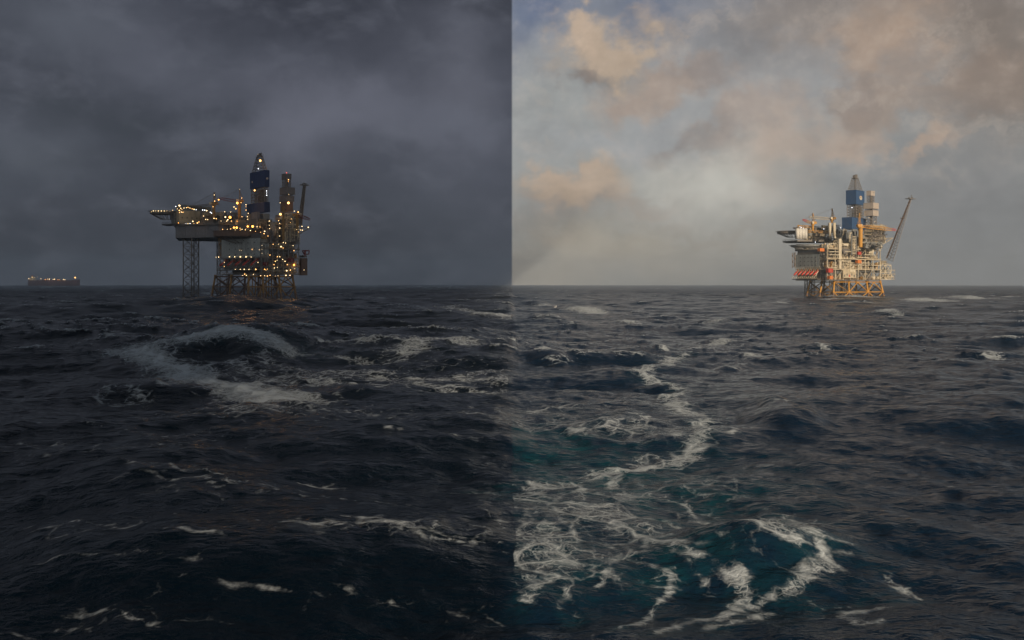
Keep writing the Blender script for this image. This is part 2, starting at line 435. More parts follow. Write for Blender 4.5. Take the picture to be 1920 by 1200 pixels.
def derrick(root, f, kX, cone, box_t, box_b, mid, low, low_b, mats, crown):
    """drilling derrick: clad lower box, open lattice, clad wind wall box, tapering top, crown block"""
    Xl, Xc, Xr = kX; blue, lat = mats
    o, g = blk(f, root, Xl, Xc, Xr, box_t, box_b, 14, 'wind_wall', blue); cladding(o, g, blue)
    gi = shrink(g, .86); zt = g[5]; zb = g[4]
    ztop = f.z(f.v(cone[1]), g[0], g[1]); k = cone[0]
    tw = lat_tower(root, 'upper_tower', f, shrink(g, .80), zt, shrink(g, k), ztop, 5, .28, .15, lat)
    b = MB(); gt = shrink(g, k*1.35)
    b.box(gt[0], gt[0]+gt[2], gt[1], gt[1]+gt[3], ztop-.3, ztop); cz = f.z(f.v(crown), g[0], g[1])
    gm = shrink(g, k*.8); b.box(gm[0], gm[0]+gm[2]*.45, gm[1], gm[1]+gm[3], ztop, cz-.8); b.box(gm[0]+gm[2]*.6, gm[0]+gm[2], gm[1], gm[1]+gm[3]*.8, ztop, cz)
    rail(b, [(gt[0], gt[1]+gt[3], ztop), (gt[0], gt[1], ztop), (gt[0]+gt[2], gt[1], ztop)], 1.2, .07)
    b.build('crown_block', lat, root)
    zl = f.z(f.v(low_b[0]), g[0], g[1])
    lat_tower(root, 'derrick_lattice', f, gi, zl, gi, zb, 5, .32, .17, lat)
    b = MB(); cx, cy = g[0]+g[2]/2, g[1]+g[3]/2     # travelling block, pipes racked inside
    for q in range(14):
        a = random.Random(q).uniform(-.36, .36)*g[2]; c = random.Random(q+50).uniform(-.3, .3)*g[3]
        b.tube((cx+a, cy+c, zl), (cx+a, cy+c, zb), .22, n=5)
    b.box(cx-1.5, cx+1.5, cy-1, cy+1, zl+3, zl+6); b.box(cx+g[2]*.1, cx+g[2]*.38, cy-g[3]*.35, cy+.1*g[3], zl, zb-1.5)
    b.build('racked_drill_pipe', 'steel', root)
    o2, g2 = blk(f, root, *low, low_b[0], low_b[1], 10, 'drill_floor_wall', blue); cladding(o2, g2, blue)
    return g, g2

def build_platform(f, spec, rng, label, dark=False):
    u, v = f.u, f.v
    PAL = ('steel', 'ochre', 'grey', 'rust', 'darkgrey', 'beige') if dark else ('beige', 'cream', 'grey', 'beige', 'ochre', 'cream', 'steel')  # dark: dim light put into the colours as a darker palette
    root = empty('gas_platform', f.world(0, 0, 0), f.a, label, 'oil platform', None)
    xr = f.x(u(spec['xr'])); yl = f.y(u(spec['yl']))
    Zs = [f.z(v(q)) for q in spec['decks']]        # bottom to top
    # jacket
    jx = [f.x(u(q), 3.0) for q in spec['jx']]
    yj = [3.0, 3.0+(yl-8)*.5, yl-5]
    jacket(root, jx, yj, Zs[0]-.9, 0, spec['jleg'], spec['jback'], r=spec.get('jr', .95), zmid=f.z(v(spec['jmid'])))
    # conductors
    for k in range(8):
        for j in range(2):
            b = MB(); x = jx[0]+9+k*2.3 if not dark else jx[0]+12+k*2.5; y = 12+j*4
            b.tube((x, y, -4), (x, y, Zs[0]), .38, n=8); b.build('conductor', 'steel' if not dark else ('ochre', 'rust')[k % 2], root, True)
    # decks
    for i, z in enumerate(Zs):
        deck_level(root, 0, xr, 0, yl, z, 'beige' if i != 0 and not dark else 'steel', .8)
    # levels of process equipment
    nb = 7
    for i in range(len(Zs)-1):
        z0, z1 = Zs[i]+.003, Zs[i+1]
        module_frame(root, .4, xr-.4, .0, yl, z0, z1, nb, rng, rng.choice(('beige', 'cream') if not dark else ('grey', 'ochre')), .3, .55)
        b = MB(); b.box(7.5, xr-3, 8, yl-3, z0, z1-.803); b.build('dark_core', 'darkgrey', root)  # dark block standing in for the shaded inside of each level
        clutter(root, rng, 1, xr-1, .7, 6, z0, z1-.8, 'x', 1.5, PAL)
        clutter(root, rng, 2, xr-2, 3.4, 4, z0, z1-.8, 'x', 1.0, PAL)
    ztop = Zs[-1]
    clutter(root, rng, 1, xr*.97, .7, 6, ztop, ztop+5, 'x', 1.6, PAL)
    clutter(root, rng, 6, xr*.9, 8.5, 6, ztop, ztop+8, 'x', 1.0, PAL)
    # living quarters on the left face
    ya, yb = f.y(u(spec['lq'][1])), f.y(u(spec['lq'][0])); zq0, zq1 = f.z(v(spec['lq'][3])), f.z(v(spec['lq'][2]))
    b = MB(); b.box(-.6, 7, ya, yb, zq0, zq1); lq = b.build('living_quarters', 'wallgreen', root)
    b = MB()
    nn = 16
    for k in range(nn+1):
        y = ya+(yb-ya)*k/nn; b.box(-.72, -.603, y-.12, y+.12, zq0+.2, zq1-.2)
    for z in np.linspace(zq0, zq1, 4): b.box(-.8, -.723, ya, yb, z-.12, z+.12)
    b.build('wall_ribs', 'wallgreen', lq)
    for r in range(3):
        for k in range(5):
            y = ya+(yb-ya)*(k+.9)/6.2; z = zq0+(zq1-zq0)*(r+.55)/3.3; b = MB(); b.box(-.86, -.61, y-.55, y+.55, z-.4, z+.45); b.build('window', 'darkgrey', lq)
    # stair tower beside the quarters
    def stairs(y0, y1, x, z0, z1, mat, w=3.0):
        b = MB(); n = int((z1-z0)/2.6)
        for q in ((x, y0), (x, y1), (x+w, y0), (x+w, y1)): b.tube((q[0], q[1], z0), (q[0], q[1], z1), .2, n=4)
        for k in range(n):
            za = z0+(z1-z0)*k/n; zb_ = z0+(z1-z0)*(k+1)/n
            p, q = (y0, y1) if k % 2 else (y1, y0)
            b.tube((x, p, za), (x, q, zb_), .25, n=4); b.tube((x, p, za+1.1), (x, q, zb_+1.1), .08, n=3); b.box(x-.2, x+w, y0-.2, y1+.2, zb_-.12, zb_)
        b.build('stair_tower', mat, root)
    stairs(.8, ya-.8, -.5, Zs[0], ztop, 'steel'); stairs(yb+.6, yb+4.2, -.8, zq0, zq1+2, 'ochre')
    # lifeboat station
    zl0, zl1 = f.z(v(spec['lb'][1])), f.z(v(spec['lb'][0]))
    b = MB(); b.box(-4.5, 4, ya-1, yb+1, zl0-.7, zl0); st = b.build('lifeboat_station', 'steel', root)
    b = MB(); b.box(-1.2, 4, ya-1, yb+1, zl1, zl1+.4); rail(b, [(-1.2, yb+1, zl1+.4), (-1.2, ya-1, zl1+.4)], 1.1, .07); rail(b, [(-4.5, yb+1, zl0), (-4.5, ya-1, zl0)], 1.1, .07); b.build('walkway', 'steel' if dark else 'cream', st)
    b = MB(); b.box(2.5, 4, ya-1, yb+1, zl0, zl1); b.build('back_wall', 'darkgrey', st)
    nlb = spec['nlb']; sp = (yb-ya)/nlb
    side = 'floodlit' if dark else 'sunlit'
    words = {5: ['leftmost', 'second from the left', 'middle', 'fourth from the left', 'rightmost'],
             6: ['leftmost', 'second from the left', 'third from the left', 'fourth from the left', 'fifth from the left', 'rightmost']}[nlb]
    for k in range(nlb):
        y = ya+sp*(k+.5)
        b = MB()
        for s_ in (-1.25, 1.25):
            b.tube((-7.0, y+s_, zl0+.4), (2.2, y+s_, zl1+.2), .2, n=5); b.tube((-4.4, y+s_, zl0-.3), (-1.0, y+s_, zl1+.2), .16, n=4); b.tube((1.5, y+s_, zl0), (1.5, y+s_, zl1), .16, n=4)
        b.tube((2.0, y-1.3, zl1+1.6), (2.0, y+1.3, zl1+1.6), .18, n=4)
        for s_ in (-1.25, 1.25): b.tube((2.0, y+s_, zl1), (2.0, y+s_, zl1+1.6), .16, n=4)
        b.build('launch_ramp', 'cream' if not dark else 'grey', st)
        zm = (zl0+zl1)/2+1.0
        w = f.world(-2.2, y, zm)
        lifeboat(w, f.a+pi, radians(32), 'red free-fall lifeboat on the %s platform, %s of its row' % (side, words[nlb-1-k]), 'lifeboats on the %s platform' % side, L=min(9.5, (zl1-zl0)*1.45), mat='darkred' if False else 'red')
    # helideck over the quarters
    hd = spec['hd']; cx, cy, cz = pt(f, hd[0], hd[1], hd[2])
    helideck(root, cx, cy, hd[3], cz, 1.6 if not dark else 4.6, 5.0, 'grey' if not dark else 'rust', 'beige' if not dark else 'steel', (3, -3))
    return root, dict(xr=xr, yl=yl, Zs=Zs, ya=ya, yb=yb, ztop=ztop)

def build_jackup_leg(root, f, X4, Ytop, Ybase, mat='steel', r=.42, rb=.2, bays=7, xx=2):
    """four chord lattice leg given by chords (X, dd)"""
    B = [f.local(f.u(X), 0, dd)[:2] for X, dd in X4]
    z1 = f.z(f.v(Ytop), *B[0]); A = [(p[0], p[1], -5.0) for p in B]; T = [(p[0], p[1], z1) for p in B]
    b = MB(); b.lattice(A, T, bays, .02, rb, xx); leg = b.build('leg', mat, root)
    for p, q in zip(A, T):
        c = MB(); c.tube(p, q, r, n=8); c.build('chord', mat, leg, True)
    return leg

# ================================================================== RIGHT: sunlit platform
fr = Frame(1551, 880, 32); zoomer(fr, 1450, 310, 4.443)
rng = random.Random(12)
pr, gi = build_platform(fr, dict(xr=893, yl=192, decks=[952, 862, 775, 690], jx=[508, 628, 775, 890], jmid=1058, jleg='yellow', jback='ochre', jr=.85,
    lq=(192, 388, 738, 848), lb=(858, 945), nlb=6, hd=(288, 664, 30, 15.5)), rng,
    'sunlit gas platform on yellow jacket legs with a yellow crane and tall flare boom')
u, v = fr.u, fr.v
# upper block above the quarters
b = MB(); b.box(.5, 10, gi['ya']+1, gi['yb']-1, fr.z(v(736)), fr.z(v(690))); b.build('plant_room', 'darkgrey', pr)
# features of the process face
def feat(X0, X1, Y0, Y1, y, th, name, mat, par=None):
    x0, x1 = fr.x(u(X0), y), fr.x(u(X1), y); z0, z1 = fr.z(v(Y1), x0, y), fr.z(v(Y0), x0, y)
    b = MB(); b.box(x0, x1, y, y+th, z0, z1); return b.build(name, mat, par or pr), (x0, x1, z0, z1)
feat(548, 569, 612, 785, -1.9, 1.5, 'ventilation_duct', 'cream'); feat(551, 569, 795, 862, -1.7, 1.4, 'ventilation_duct', 'cream')
feat(545, 640, 792, 800, -2.2, 2, 'laydown_deck', 'cream'); feat(585, 625, 655, 668, -.6, 3, 'machinery_room', 'cream')
o, g = feat(582, 690, 868, 938, -.9, 1.5, 'control_room', 'beige')
for k in range(5):
    xx = g[0]+(g[1]-g[0])*(k+.6)/5.4; b = MB(); b.box(xx-.7, xx+.7, -.98, -.88, g[2]+1.0+(k % 2)*1.2, g[2]+3.0+(k % 2)); b.build('door' if k % 2 else 'window', 'darkgrey' if k != 2 else 'red', o)
b = MB(); b.box(g[0]-.3, g[1]+.3, -1.5, -.9, (g[2]+g[3])/2+.4, (g[2]+g[3])/2+.7); b.build('canopy', 'cream', o)
feat(640, 680, 868, 888, -1.6, 2, 'equipment_cabinet', 'cream')
for k in range(4): feat(800+k*10, 807+k*10, 676, 735, -1.2, 1, 'louvre_panel', 'cream')
for k in range(12):     # spiral stacked stair platforms
    Y = 590+k*13; feat(660, 688, Y, Y+4, -2.6, 2.6, 'stair_landing', 'cream')
feat(652, 657, 570, 745, -2.4, 1, 'stair_post', 'grey'); feat(690, 694, 590, 745, -2.4, 1, 'stair_post', 'grey')
for (X0, X1, Y) in ((456, 530, 850), (470, 560, 742), (470, 545, 716), (600, 660, 716), (745, 800, 612), (830, 900, 618), (700, 800, 765), (540, 700, 775), (820, 890, 830), (760, 850, 742)):
    feat(X0, X1, Y, Y+5, -2.0, 2, 'walkway', 'cream')
feat(575, 640, 694, 718, -1.0, 2, 'tank', 'darkgrey'); feat(585, 618, 704, 735, -1.6, 1.5, 'generator_hood', 'steel')
# upper production modules right of the crane
r2 = random.Random(5)
for (Xl, Xc, Xr, Yt, Yb, dd, m) in ((745, 765, 930, 600, 640, 22, 'grey'), (752, 830, 925, 535, 570, 26, 'beige'), (735, 760, 905, 650, 690, 20, 'steel'), (850, 862, 905, 648, 672, 16, 'cream'),
                                    (760, 800, 935, 572, 600, 24, 'darkgrey'), (600, 610, 680, 560, 640, 24, 'grey'), (560, 575, 610, 540, 600, 34, 'grey'),
                                    (520, 560, 720, 600, 690, 30, 'beige'), (770, 800, 935, 498, 534, 36, 'steel')):
    blk(fr, pr, Xl, Xc, Xr, Yt, Yb, dd, 'upper_module', m)
    cx, cy = cpt(fr, Xc, dd-1.5); x1 = fr.x(u(Xr), cy)
    if x1-cx > 3: clutter(pr, r2, cx, x1, cy-1.5, 1.5, fr.z(v(Yb), cx, cy), fr.z(v(Yt), cx, cy)+1.5, 'x', 2.4)
for (Y, a, c) in ((545, 760, 940), (575, 760, 945), (606, 745, 935), (645, 740, 915), (498, 770, 930)):
    cx, cy = cpt(fr, a, 18); x1 = fr.x(u(c), cy); z = fr.z(v(Y), cx, cy); b = MB(); b.box(cx, x1, cy, cy+4, z-.35, z); rail(b, [(cx, cy+4, z), (cx, cy, z), (x1, cy, z)], 1.1, .06); b.build('upper_deck', 'beige', pr)
# outrigger platform to the right
b = MB(); p0 = pt(fr, 900, 665, 38); p1 = pt(fr, 995, 606, 38); p2 = pt(fr, 900, 608, 38)
b.tube(p0, p1, .4, n=5); b.tube(p2, p1, .35, n=5); b.tube(pt(fr, 930, 648, 38), pt(fr, 940, 608, 38), .25, n=5); b.tube(pt(fr, 960, 628, 38), pt(fr, 930, 608, 38), .25, n=5)
b.build('outrigger', 'beige', pr)
# flare module: X-braced white frame
zf0, zf1 = fr.z(v(948), gi['xr'], 0), fr.z(v(828), gi['xr'], 0)
xe = fr.x(u(972), 2)
for z in (zf0, (zf0+zf1)/2, zf1):
    b = MB(); b.box(gi['xr']+.8, xe, 1, 14, z-.5, z); rail(b, [(gi['xr']+1, 1, z), (xe, 1, z), (xe, 14, z)], 1.1, .06); b.build('deck', 'cream', pr)
b = MB(); zm = (zf0+zf1)/2
for x in (gi['xr']+1, (gi['xr']+xe)/2, xe): b.tube((x, .9, zf0-.4), (x, .9, zf1), .32, n=6)
for (x0, x1) in ((gi['xr']+1, (gi['xr']+xe)/2), ((gi['xr']+xe)/2, xe)):
    for (za, zb) in ((zf0, zm), (zm, zf1)): b.tube((x0, .9, za), (x1, .9, zb), .26, n=5); b.tube((x1, .9, za), (x0, .9, zb), .26, n=5)
b.build('flare_module_frame', 'cream', pr)
clutter(pr, r2, gi['xr']+1, xe, 2.5, 4, zf0, zm-.5, 'x', 1.4); clutter(pr, r2, gi['xr']+1, xe, 2.5, 4, zm, zf1-.5, 'x', 1.4); clutter(pr, r2, gi['xr']+1, xe-2, 3, 4, zf1, zf1+4, 'x', 1.2)
xe2 = fr.x(u(1008), 6)
b = MB(); [b.box(xe+.3, xe2, 5, 12, z-.35, z) for z in (zf0, zf0+4.5, zm+1.5)]; [b.tube((xe2-.3, 5.2, z), (xe2-.3, 5.2, z+4), .15, n=4) for z in (zf0, zf0+4.5)]
rail(b, [(xe+.3, 5, zm+1.5), (xe2, 5, zm+1.5)], 1.1, .07); rail(b, [(xe+.3, 5, zf0+4.5), (xe2, 5, zf0+4.5)], 1.1, .07); b.build('side_platform', 'beige', pr)
clutter(pr, r2, xe+.5, xe2-.5, 6, 3, zf0, zf0+4, 'x', 2)
# flare boom
A = [pt(fr, 938, 775, 50), pt(fr, 997, 800, 40), pt(fr, 970, 790, 58)]
B = [pt(fr, 1136, 282, 50), pt(fr, 1150, 282, 46), pt(fr, 1143, 280, 54)]
fb = MB().lattice(A, B, 20, .27, .12, 0).build('flare_boom', 'steel', pr)
t0 = np.mean(np.array(B), 0); b = MB(); b.box(t0[0]-5, t0[0]+5, t0[1]-2.5, t0[1]+2.5, t0[2], t0[2]+.5)
for k in (-3, -1, 1.5, 3): b.tube((t0[0]+k, t0[1], t0[2]), (t0[0]+k, t0[1], t0[2]+2.0+(k == 1.5)*2), .35, n=6)
b.build('flare_tip', 'steel', fb)
b = MB(); pa, pb = np.array(pt(fr, 945, 770, 50)), np.array(pt(fr, 1141, 285, 50)); b.tube(pa, pb, .4, n=6); b.tube(pa+(1, 0, 0), pb+(.5, 0, 0), .22, n=6); q = pa+(pb-pa)*.68; b.box(q[0]-3, q[0]+1.5, q[1]-1, q[1]+1, q[2]-.3, q[2]+.2)
b.build('flare_pipe', 'rust', fb)
# big yellow crane
tz = pt(fr, 726, 515, 18)
crane(pr, (tz[0], tz[1], fr.z(v(682), tz[0], tz[1])), tz, pt(fr, 716, 402, 20), pt(fr, 1022, 540, 24), 'yellow', 'yellow', 2.0, bw=3.0)
for (X, Y, dd, r, m) in ((655, 352, 40, .45, 'lamp_cool'), (792, 437, 40, .45, 'lamp_dim'), (800, 436, 40, .4, 'lamp_dim'), (845, 470, 40, .4, 'lamp_dim'), (470, 660, -3, .4, 'lamp_dim'), (640, 830, -3, .35, 'lamp_dim'),
                         (652, 830, -3, .35, 'lamp_dim'), (840, 715, 12, .35, 'lamp_dim'), (440, 805, 4, .3, 'lamp_dim')):
    lamp(pr, pt(fr, X, Y, dd), r, m)
# containers and stores standing on the decks
def stow(f, X0, X1, Y0, Y1, dep, mat, label, nm='cargo_container', cat='container', yaw=None, grp=None):
    x0 = f.x(f.u(X0), dep); x1 = f.x(f.u(X1), dep); z0 = f.z(f.v(Y1), x0, dep); z1 = f.z(f.v(Y0), x0, dep)
    return container(nm, f.world(x0, dep, z0), f.a, max(1.5, x1-x0), 2.4, max(1.5, z1-z0), mat, label, cat, grp)
stow(fr, 459, 496, 860, 893, -3.2, 'red', 'red container on the sunlit platform, above the orange tank by the corner')
stow(fr, 470, 497, 921, 948, -3.0, 'orange', 'orange box tank low on the sunlit platform beneath the red container', 'chemical_tank', 'tank')
stow(fr, 388, 424, 690, 716, -3.2, 'orange', 'small orange store box under the helideck edge of the sunlit platform', 'store_box', 'box')
stow(fr, 703, 733, 790, 815, -3.4, 'orange', 'orange container at mid height below the yellow crane', 'cargo_container', 'container')
stow(fr, 708, 732, 720, 744, -3.4, 'red', 'small red container directly below the yellow crane pedestal', 'cargo_container', 'container')

# ================================================================== RIGHT: jack-up rig behind it
fj = Frame(1450+690/4.443, 915, 48); zoomer(fj, 1450, 310, 4.443)
jr = empty('jackup_rig', fj.world(0, 0, 0), fj.a, 'sunlit jack-up rig with bright blue derrick standing behind the sunlit platform', 'drilling rig')
hp = [pt(fj, X, 0, dd)[:2] for X, dd in ((190, 48), (700, 60), (860, 95), (560, 130), (180, 90))]
zh0, zh1 = fj.z(v(690)), fj.z(v(640))
MB().prism(hp, zh0, zh1).build('hull', 'hullgrey', jr)
build_jackup_leg(jr, fj, [(262, 42), (285, 38), (345, 44), (318, 50)], 690, 1100, r=.4, bays=7)
build_jackup_leg(jr, fj, [(560, 62), (590, 58), (640, 64), (610, 70)], 690, 1100, r=.4, bays=7)
g, g2 = derrick(jr, fj, (605, 690, 758), (.33, 100), 205, 322, None, (572, 655, 772), (432, 528), ('blue', 'steel'), 66)
ex, ez = g[0]+g[2]*.55, (g[4]+g[5])/2-.2
def plate(b, cx, cz, a, c, y, th=.06, n=18):
    k = len(b.v); b.v += [(cx+a*cos(2*pi*i/n), y-th, cz+c*sin(2*pi*i/n)) for i in range(n)]+[(cx+a*cos(2*pi*i/n), y, cz+c*sin(2*pi*i/n)) for i in range(n)]
    b.f.append(list(range(k, k+n))); b.mi.append(b.cur)
    for i in range(n): b.f.append([k+(i+1) % n, k+i, k+n+i, k+n+(i+1) % n]); b.mi.append(b.cur)
b = MB(); plate(b, ex, ez, 3.0, 2.0, g[1]-.12); b.cur = 1
for i, (w_) in enumerate((-1.5, -.75, 0, .75, 1.4)): b.box(ex+w_-.2, ex+w_+.2, g[1]-.24, g[1]-.185, ez-.55, ez+.55)
b.cur = 2; plate(b, ex, ez+1.15, 1.2, .3, g[1]-.17)
b.build('emblem', ['cream', 'darkgrey', 'orange'], jr)
blk(fj, jr, 650, 665, 700, 530, 600, 12, 'substructure', 'grey'); blk(fj, jr, 520, 600, 760, 560, 640, 40, 'substructure', 'grey')
# second, grey-clad tower
tj = Frame(1450+815/4.443, 935, 45); zoomer(tj, 1450, 310, 4.443)
tr = empty('clad_tower', tj.world(0, 0, 0), tj.a, 'pale tower with three beige clad boxes on open lattice, right of the bright blue derrick', 'tower')
o, a1 = blk(tj, tr, 776, 813, 845, 212, 250, 3, 'top_box', 'tower'); cladding(o, a1, 'tower', 5)
o, a2 = blk(tj, tr, 752, 832, 878, 311, 358, 0, 'wind_wall', 'tower'); cladding(o, a2, 'tower', 6)
o, a3 = blk(tj, tr, 756, 830, 876, 373, 418, 0, 'wind_wall', 'tower'); cladding(o, a3, 'tower', 6)
b = MB(); b.box(a1[0]+a1[2]*.6, a1[0]+a1[2]*.85, a1[1]-.15, a1[1]-.02, a1[4]+2.5, a1[5]-1); b.build('door', 'darkgrey', o)
lat_tower(tr, 'tower_lattice', tj, shrink(a1[:4], .85), a2[5], shrink(a1[:4], .85), a1[4], 3, .28, .16, 'steel')
gg = shrink(a3[:4], .72); lat_tower(tr, 'tower_lattice', tj, gg, tj.z(v(640)), gg, a3[4], 8, .3, .17, 'steel')
gg = shrink(a3[:4], .8); lat_tower(tr, 'tower_lattice', tj, gg, a3[5], gg, a2[4], 1, .3, .17, 'steel')
b = MB(); c0 = gg; [b.tube((c0[0]+c0[2]*q, c0[1]+c0[3]*.5, tj.z(v(640))), (c0[0]+c0[2]*q, c0[1]+c0[3]*.5, a1[4]), .4, n=6) for q in (.3, .5, .7)]; b.build('tower_pipes', 'steel', tr)
# jack-up topsides left: helideck, quarters, cranes, pipe racks
c = pt(fj, 135, 548, 66); helideck(jr, c[0], c[1], 12.0, c[2], 2.6, 3.5, 'steel', 'grey', (3, -2))
c = pt(fj, 250, 632, 46); b = MB(); pts = [pt(fj, X, 632, dd) for X, dd in ((78, 60), (200, 36), (420, 40), (400, 80), (120, 82))]; z = pts[0][2]
b.prism([p[:2] for p in pts], z-1.2, z); rail(b, [(p[0], p[1], z) for p in pts[:3]], 1.3, .09); b.build('bow_walkway', 'steel', jr)
for (Xl, Xc, Xr, Yt, Yb, dd, m) in ((183, 205, 290, 528, 612, 44, 'cream'), (205, 232, 290, 500, 528, 46, 'white'), (290, 300, 440, 548, 615, 50, 'grey'), (330, 345, 470, 520, 560, 54, 'steel'), (400, 415, 470, 500, 530, 56, 'beige')):
    o, g = blk(fj, jr, Xl, Xc, Xr, Yt, Yb, dd, 'accommodation_block', m); cladding(o, g, m, 5, .05)
    for k in range(3):
        b = MB(); xx = g[0]+g[2]*(k+.7)/3.4; b.box(xx-.6, xx+.6, g[1]-.14, g[1]-.02, (g[4]+g[5])/2-.5, (g[4]+g[5])/2+.5); b.build('window', 'darkgrey', o)
for X in (200, 222, 246, 268): 
    p = pt(fj, X, 612, 38); q = pt(fj, X, 530, 38); b = MB(); b.tube(p, q, 1.9, n=12); b.tube(q, (q[0], q[1], q[2]+.8), 1.9, .8, n=12); b.build('silo', 'white', jr, True)
r3 = random.Random(8)
for (Xa, Xb, Yt, Yb, dd) in ((205, 330, 490, 528, 44), (300, 480, 500, 560, 44), (340, 560, 560, 640, 36), (480, 580, 480, 560, 46), (290, 420, 575, 632, 36)):
    cx, cy = cpt(fj, Xa, dd); x1 = fj.x(u(Xb), cy); clutter(jr, r3, cx, x1, cy, 4, fj.z(v(Yb), cx, cy), fj.z(v(Yt), cx, cy), 'x', 1.8, ('beige', 'cream', 'grey', 'beige', 'steel'))
for (Xa, Xb, Y, dd) in ((290, 480, 545, 40), (330, 560, 572, 38), (200, 330, 500, 42)):
    p, q = pt(fj, Xa, Y, dd), pt(fj, Xb, Y+6, dd); b = MB(); b.tube(p, q, .35, n=5); b.tube((p[0], p[1], p[2]-1.5), (q[0], q[1], q[2]-1.5), .3, n=5); b.build('pipe_rack', 'yellow' if Y < 560 else 'beige', jr)
p = pt(fj, 329, 492, 40); crane(jr, pt(fj, 329, 545, 40), p, pt(fj, 329, 402, 40), pt(fj, 245, 452, 36), 'yellow', 'yellow', 1.1, bw=2.0)
p = pt(fj, 489, 455, 40); crane(jr, pt(fj, 489, 480, 40), p, pt(fj, 489, 362, 42), pt(fj, 300, 432, 36), 'yellow', 'beige', 1.2, bw=2.2, redtip=False)
for X in (471, 508): b = MB(); b.tube(pt(fj, X, 595, 18), pt(fj, X, 478, 18), 1.35, n=12); b.tube(pt(fj, X, 595, 18), pt(fj, X+12, 612, 18), 1.35, 1.0, n=12); b.build('exhaust_stack', 'cream', jr, True)
for (X, Y) in ((232, 518), (250, 522), (222, 512), (420, 530), (560, 520), (350, 640)): lamp(jr, pt(fj, X, Y, 34), .38, 'lamp_cool')

# ================================================================== LEFT: floodlit platform under the storm
fl = Frame(490, 768, 48); zoomer(fl, 270, 270, 4.0)
rng = random.Random(31)
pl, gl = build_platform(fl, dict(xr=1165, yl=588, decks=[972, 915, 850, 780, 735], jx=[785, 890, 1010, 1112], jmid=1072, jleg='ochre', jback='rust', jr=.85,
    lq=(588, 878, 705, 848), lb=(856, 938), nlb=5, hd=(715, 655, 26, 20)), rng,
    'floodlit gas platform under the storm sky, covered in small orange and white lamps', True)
u2, v2 = fl.u, fl.v
b = MB(); b.box(.5, 10, gl['ya']+1, gl['yb']-1, fl.z(v2(704)), fl.z(v2(668))); b.build('plant_room', 'darkgrey', pl)
def blkl(*a): return blk(fl, pl, *a)
r4 = random.Random(77)
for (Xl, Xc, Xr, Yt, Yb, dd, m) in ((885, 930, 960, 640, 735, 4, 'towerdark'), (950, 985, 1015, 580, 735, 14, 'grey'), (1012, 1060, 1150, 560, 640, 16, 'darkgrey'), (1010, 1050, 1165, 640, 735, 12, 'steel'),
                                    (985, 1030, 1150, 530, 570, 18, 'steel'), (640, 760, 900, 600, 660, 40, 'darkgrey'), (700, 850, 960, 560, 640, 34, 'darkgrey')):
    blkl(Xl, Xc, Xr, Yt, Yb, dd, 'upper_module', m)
    cx, cy = cpt(fl, Xc, dd-1.5); x1 = fl.x(u2(Xr), cy)
    if x1-cx > 3: clutter(pl, r4, cx, x1, cy-1.5, 1.5, fl.z(v2(Yb), cx, cy), fl.z(v2(Yt), cx, cy)+1.5, 'x', 2.0)
for (Y, a_, c_) in ((560, 1000, 1165), (600, 1000, 1180), (640, 1005, 1180), (690, 1000, 1170)):
    cx, cy = cpt(fl, a_, 12); x1 = fl.x(u2(c_), cy); z = fl.z(v2(Y), cx, cy); b = MB(); b.box(cx, x1, cy, cy+5, z-.35, z); rail(b, [(cx, cy+5, z), (cx, cy, z), (x1, cy, z)], 1.1, .06); b.build('upper_deck', 'beige', pl)
# outrigger with lights, right
b = MB(); b.tube(pt(fl, 1140, 690, 20), pt(fl, 1238, 632, 20), .4, n=5); b.tube(pt(fl, 1140, 628, 20), pt(fl, 1238, 628, 20), .35, n=5); b.tube(pt(fl, 1170, 672, 20), pt(fl, 1175, 628, 20), .25, n=5); b.tube(pt(fl, 1200, 655, 20), pt(fl, 1175, 628, 20), .25, n=5)
b.build('outrigger', 'steel', pl)
# right end modules and life raft davit
for (Xl, Xc, Xr, Yt, Yb, dd, m) in ((1160, 1180, 1226, 855, 985, 34, 'rust'), (1165, 1195, 1222, 835, 850, 34, 'steel')):
    o, g = blkl(Xl, Xc, Xr, Yt, Yb, dd, 'end_module', m)
b = MB(); p = pt(fl, 1208, 838, 33); q = pt(fl, 1208, 802, 33); b.tube(p, q, .7, n=8); b.tube(pt(fl, 1188, 800, 33), pt(fl, 1240, 800, 33), .5, n=6); b.tube(pt(fl, 1240, 800, 33), pt(fl, 1236, 826, 33), .45, n=6); b.tube(pt(fl, 1236, 826, 33), pt(fl, 1210, 826, 33), .4, n=6); b.tube(pt(fl, 1188, 800, 33), pt(fl, 1200, 826, 33), .5, n=6)
b.build('davit', 'darkred', pl)
b = MB(); a_ = MB()
p0, p1 = pt(fl, 590, 978, 26), pt(fl, 1225, 972, 30)
# flare boom seen end on
fA = [pt(fl, 1155, 610, 34), pt(fl, 1182, 612, 34), pt(fl, 1172, 612, 40)]; fB = [pt(fl, 1196, 312, 60), pt(fl, 1212, 312, 60), pt(fl, 1204, 310, 66)]
fb = MB().lattice(fA, fB, 16, .5, .26, 2).build('flare_boom', 'steel', pl)
t0 = np.mean(np.array(fB), 0); b = MB(); b.box(t0[0]-3.2, t0[0]+3.2, t0[1]-2, t0[1]+2, t0[2], t0[2]+.8); [b.tube((t0[0]+k, t0[1], t0[2]), (t0[0]+k, t0[1], t0[2]+2.2), .5, n=6) for k in (-1.5, 0, 1.5)]; b.build('flare_tip', 'steel', fb)
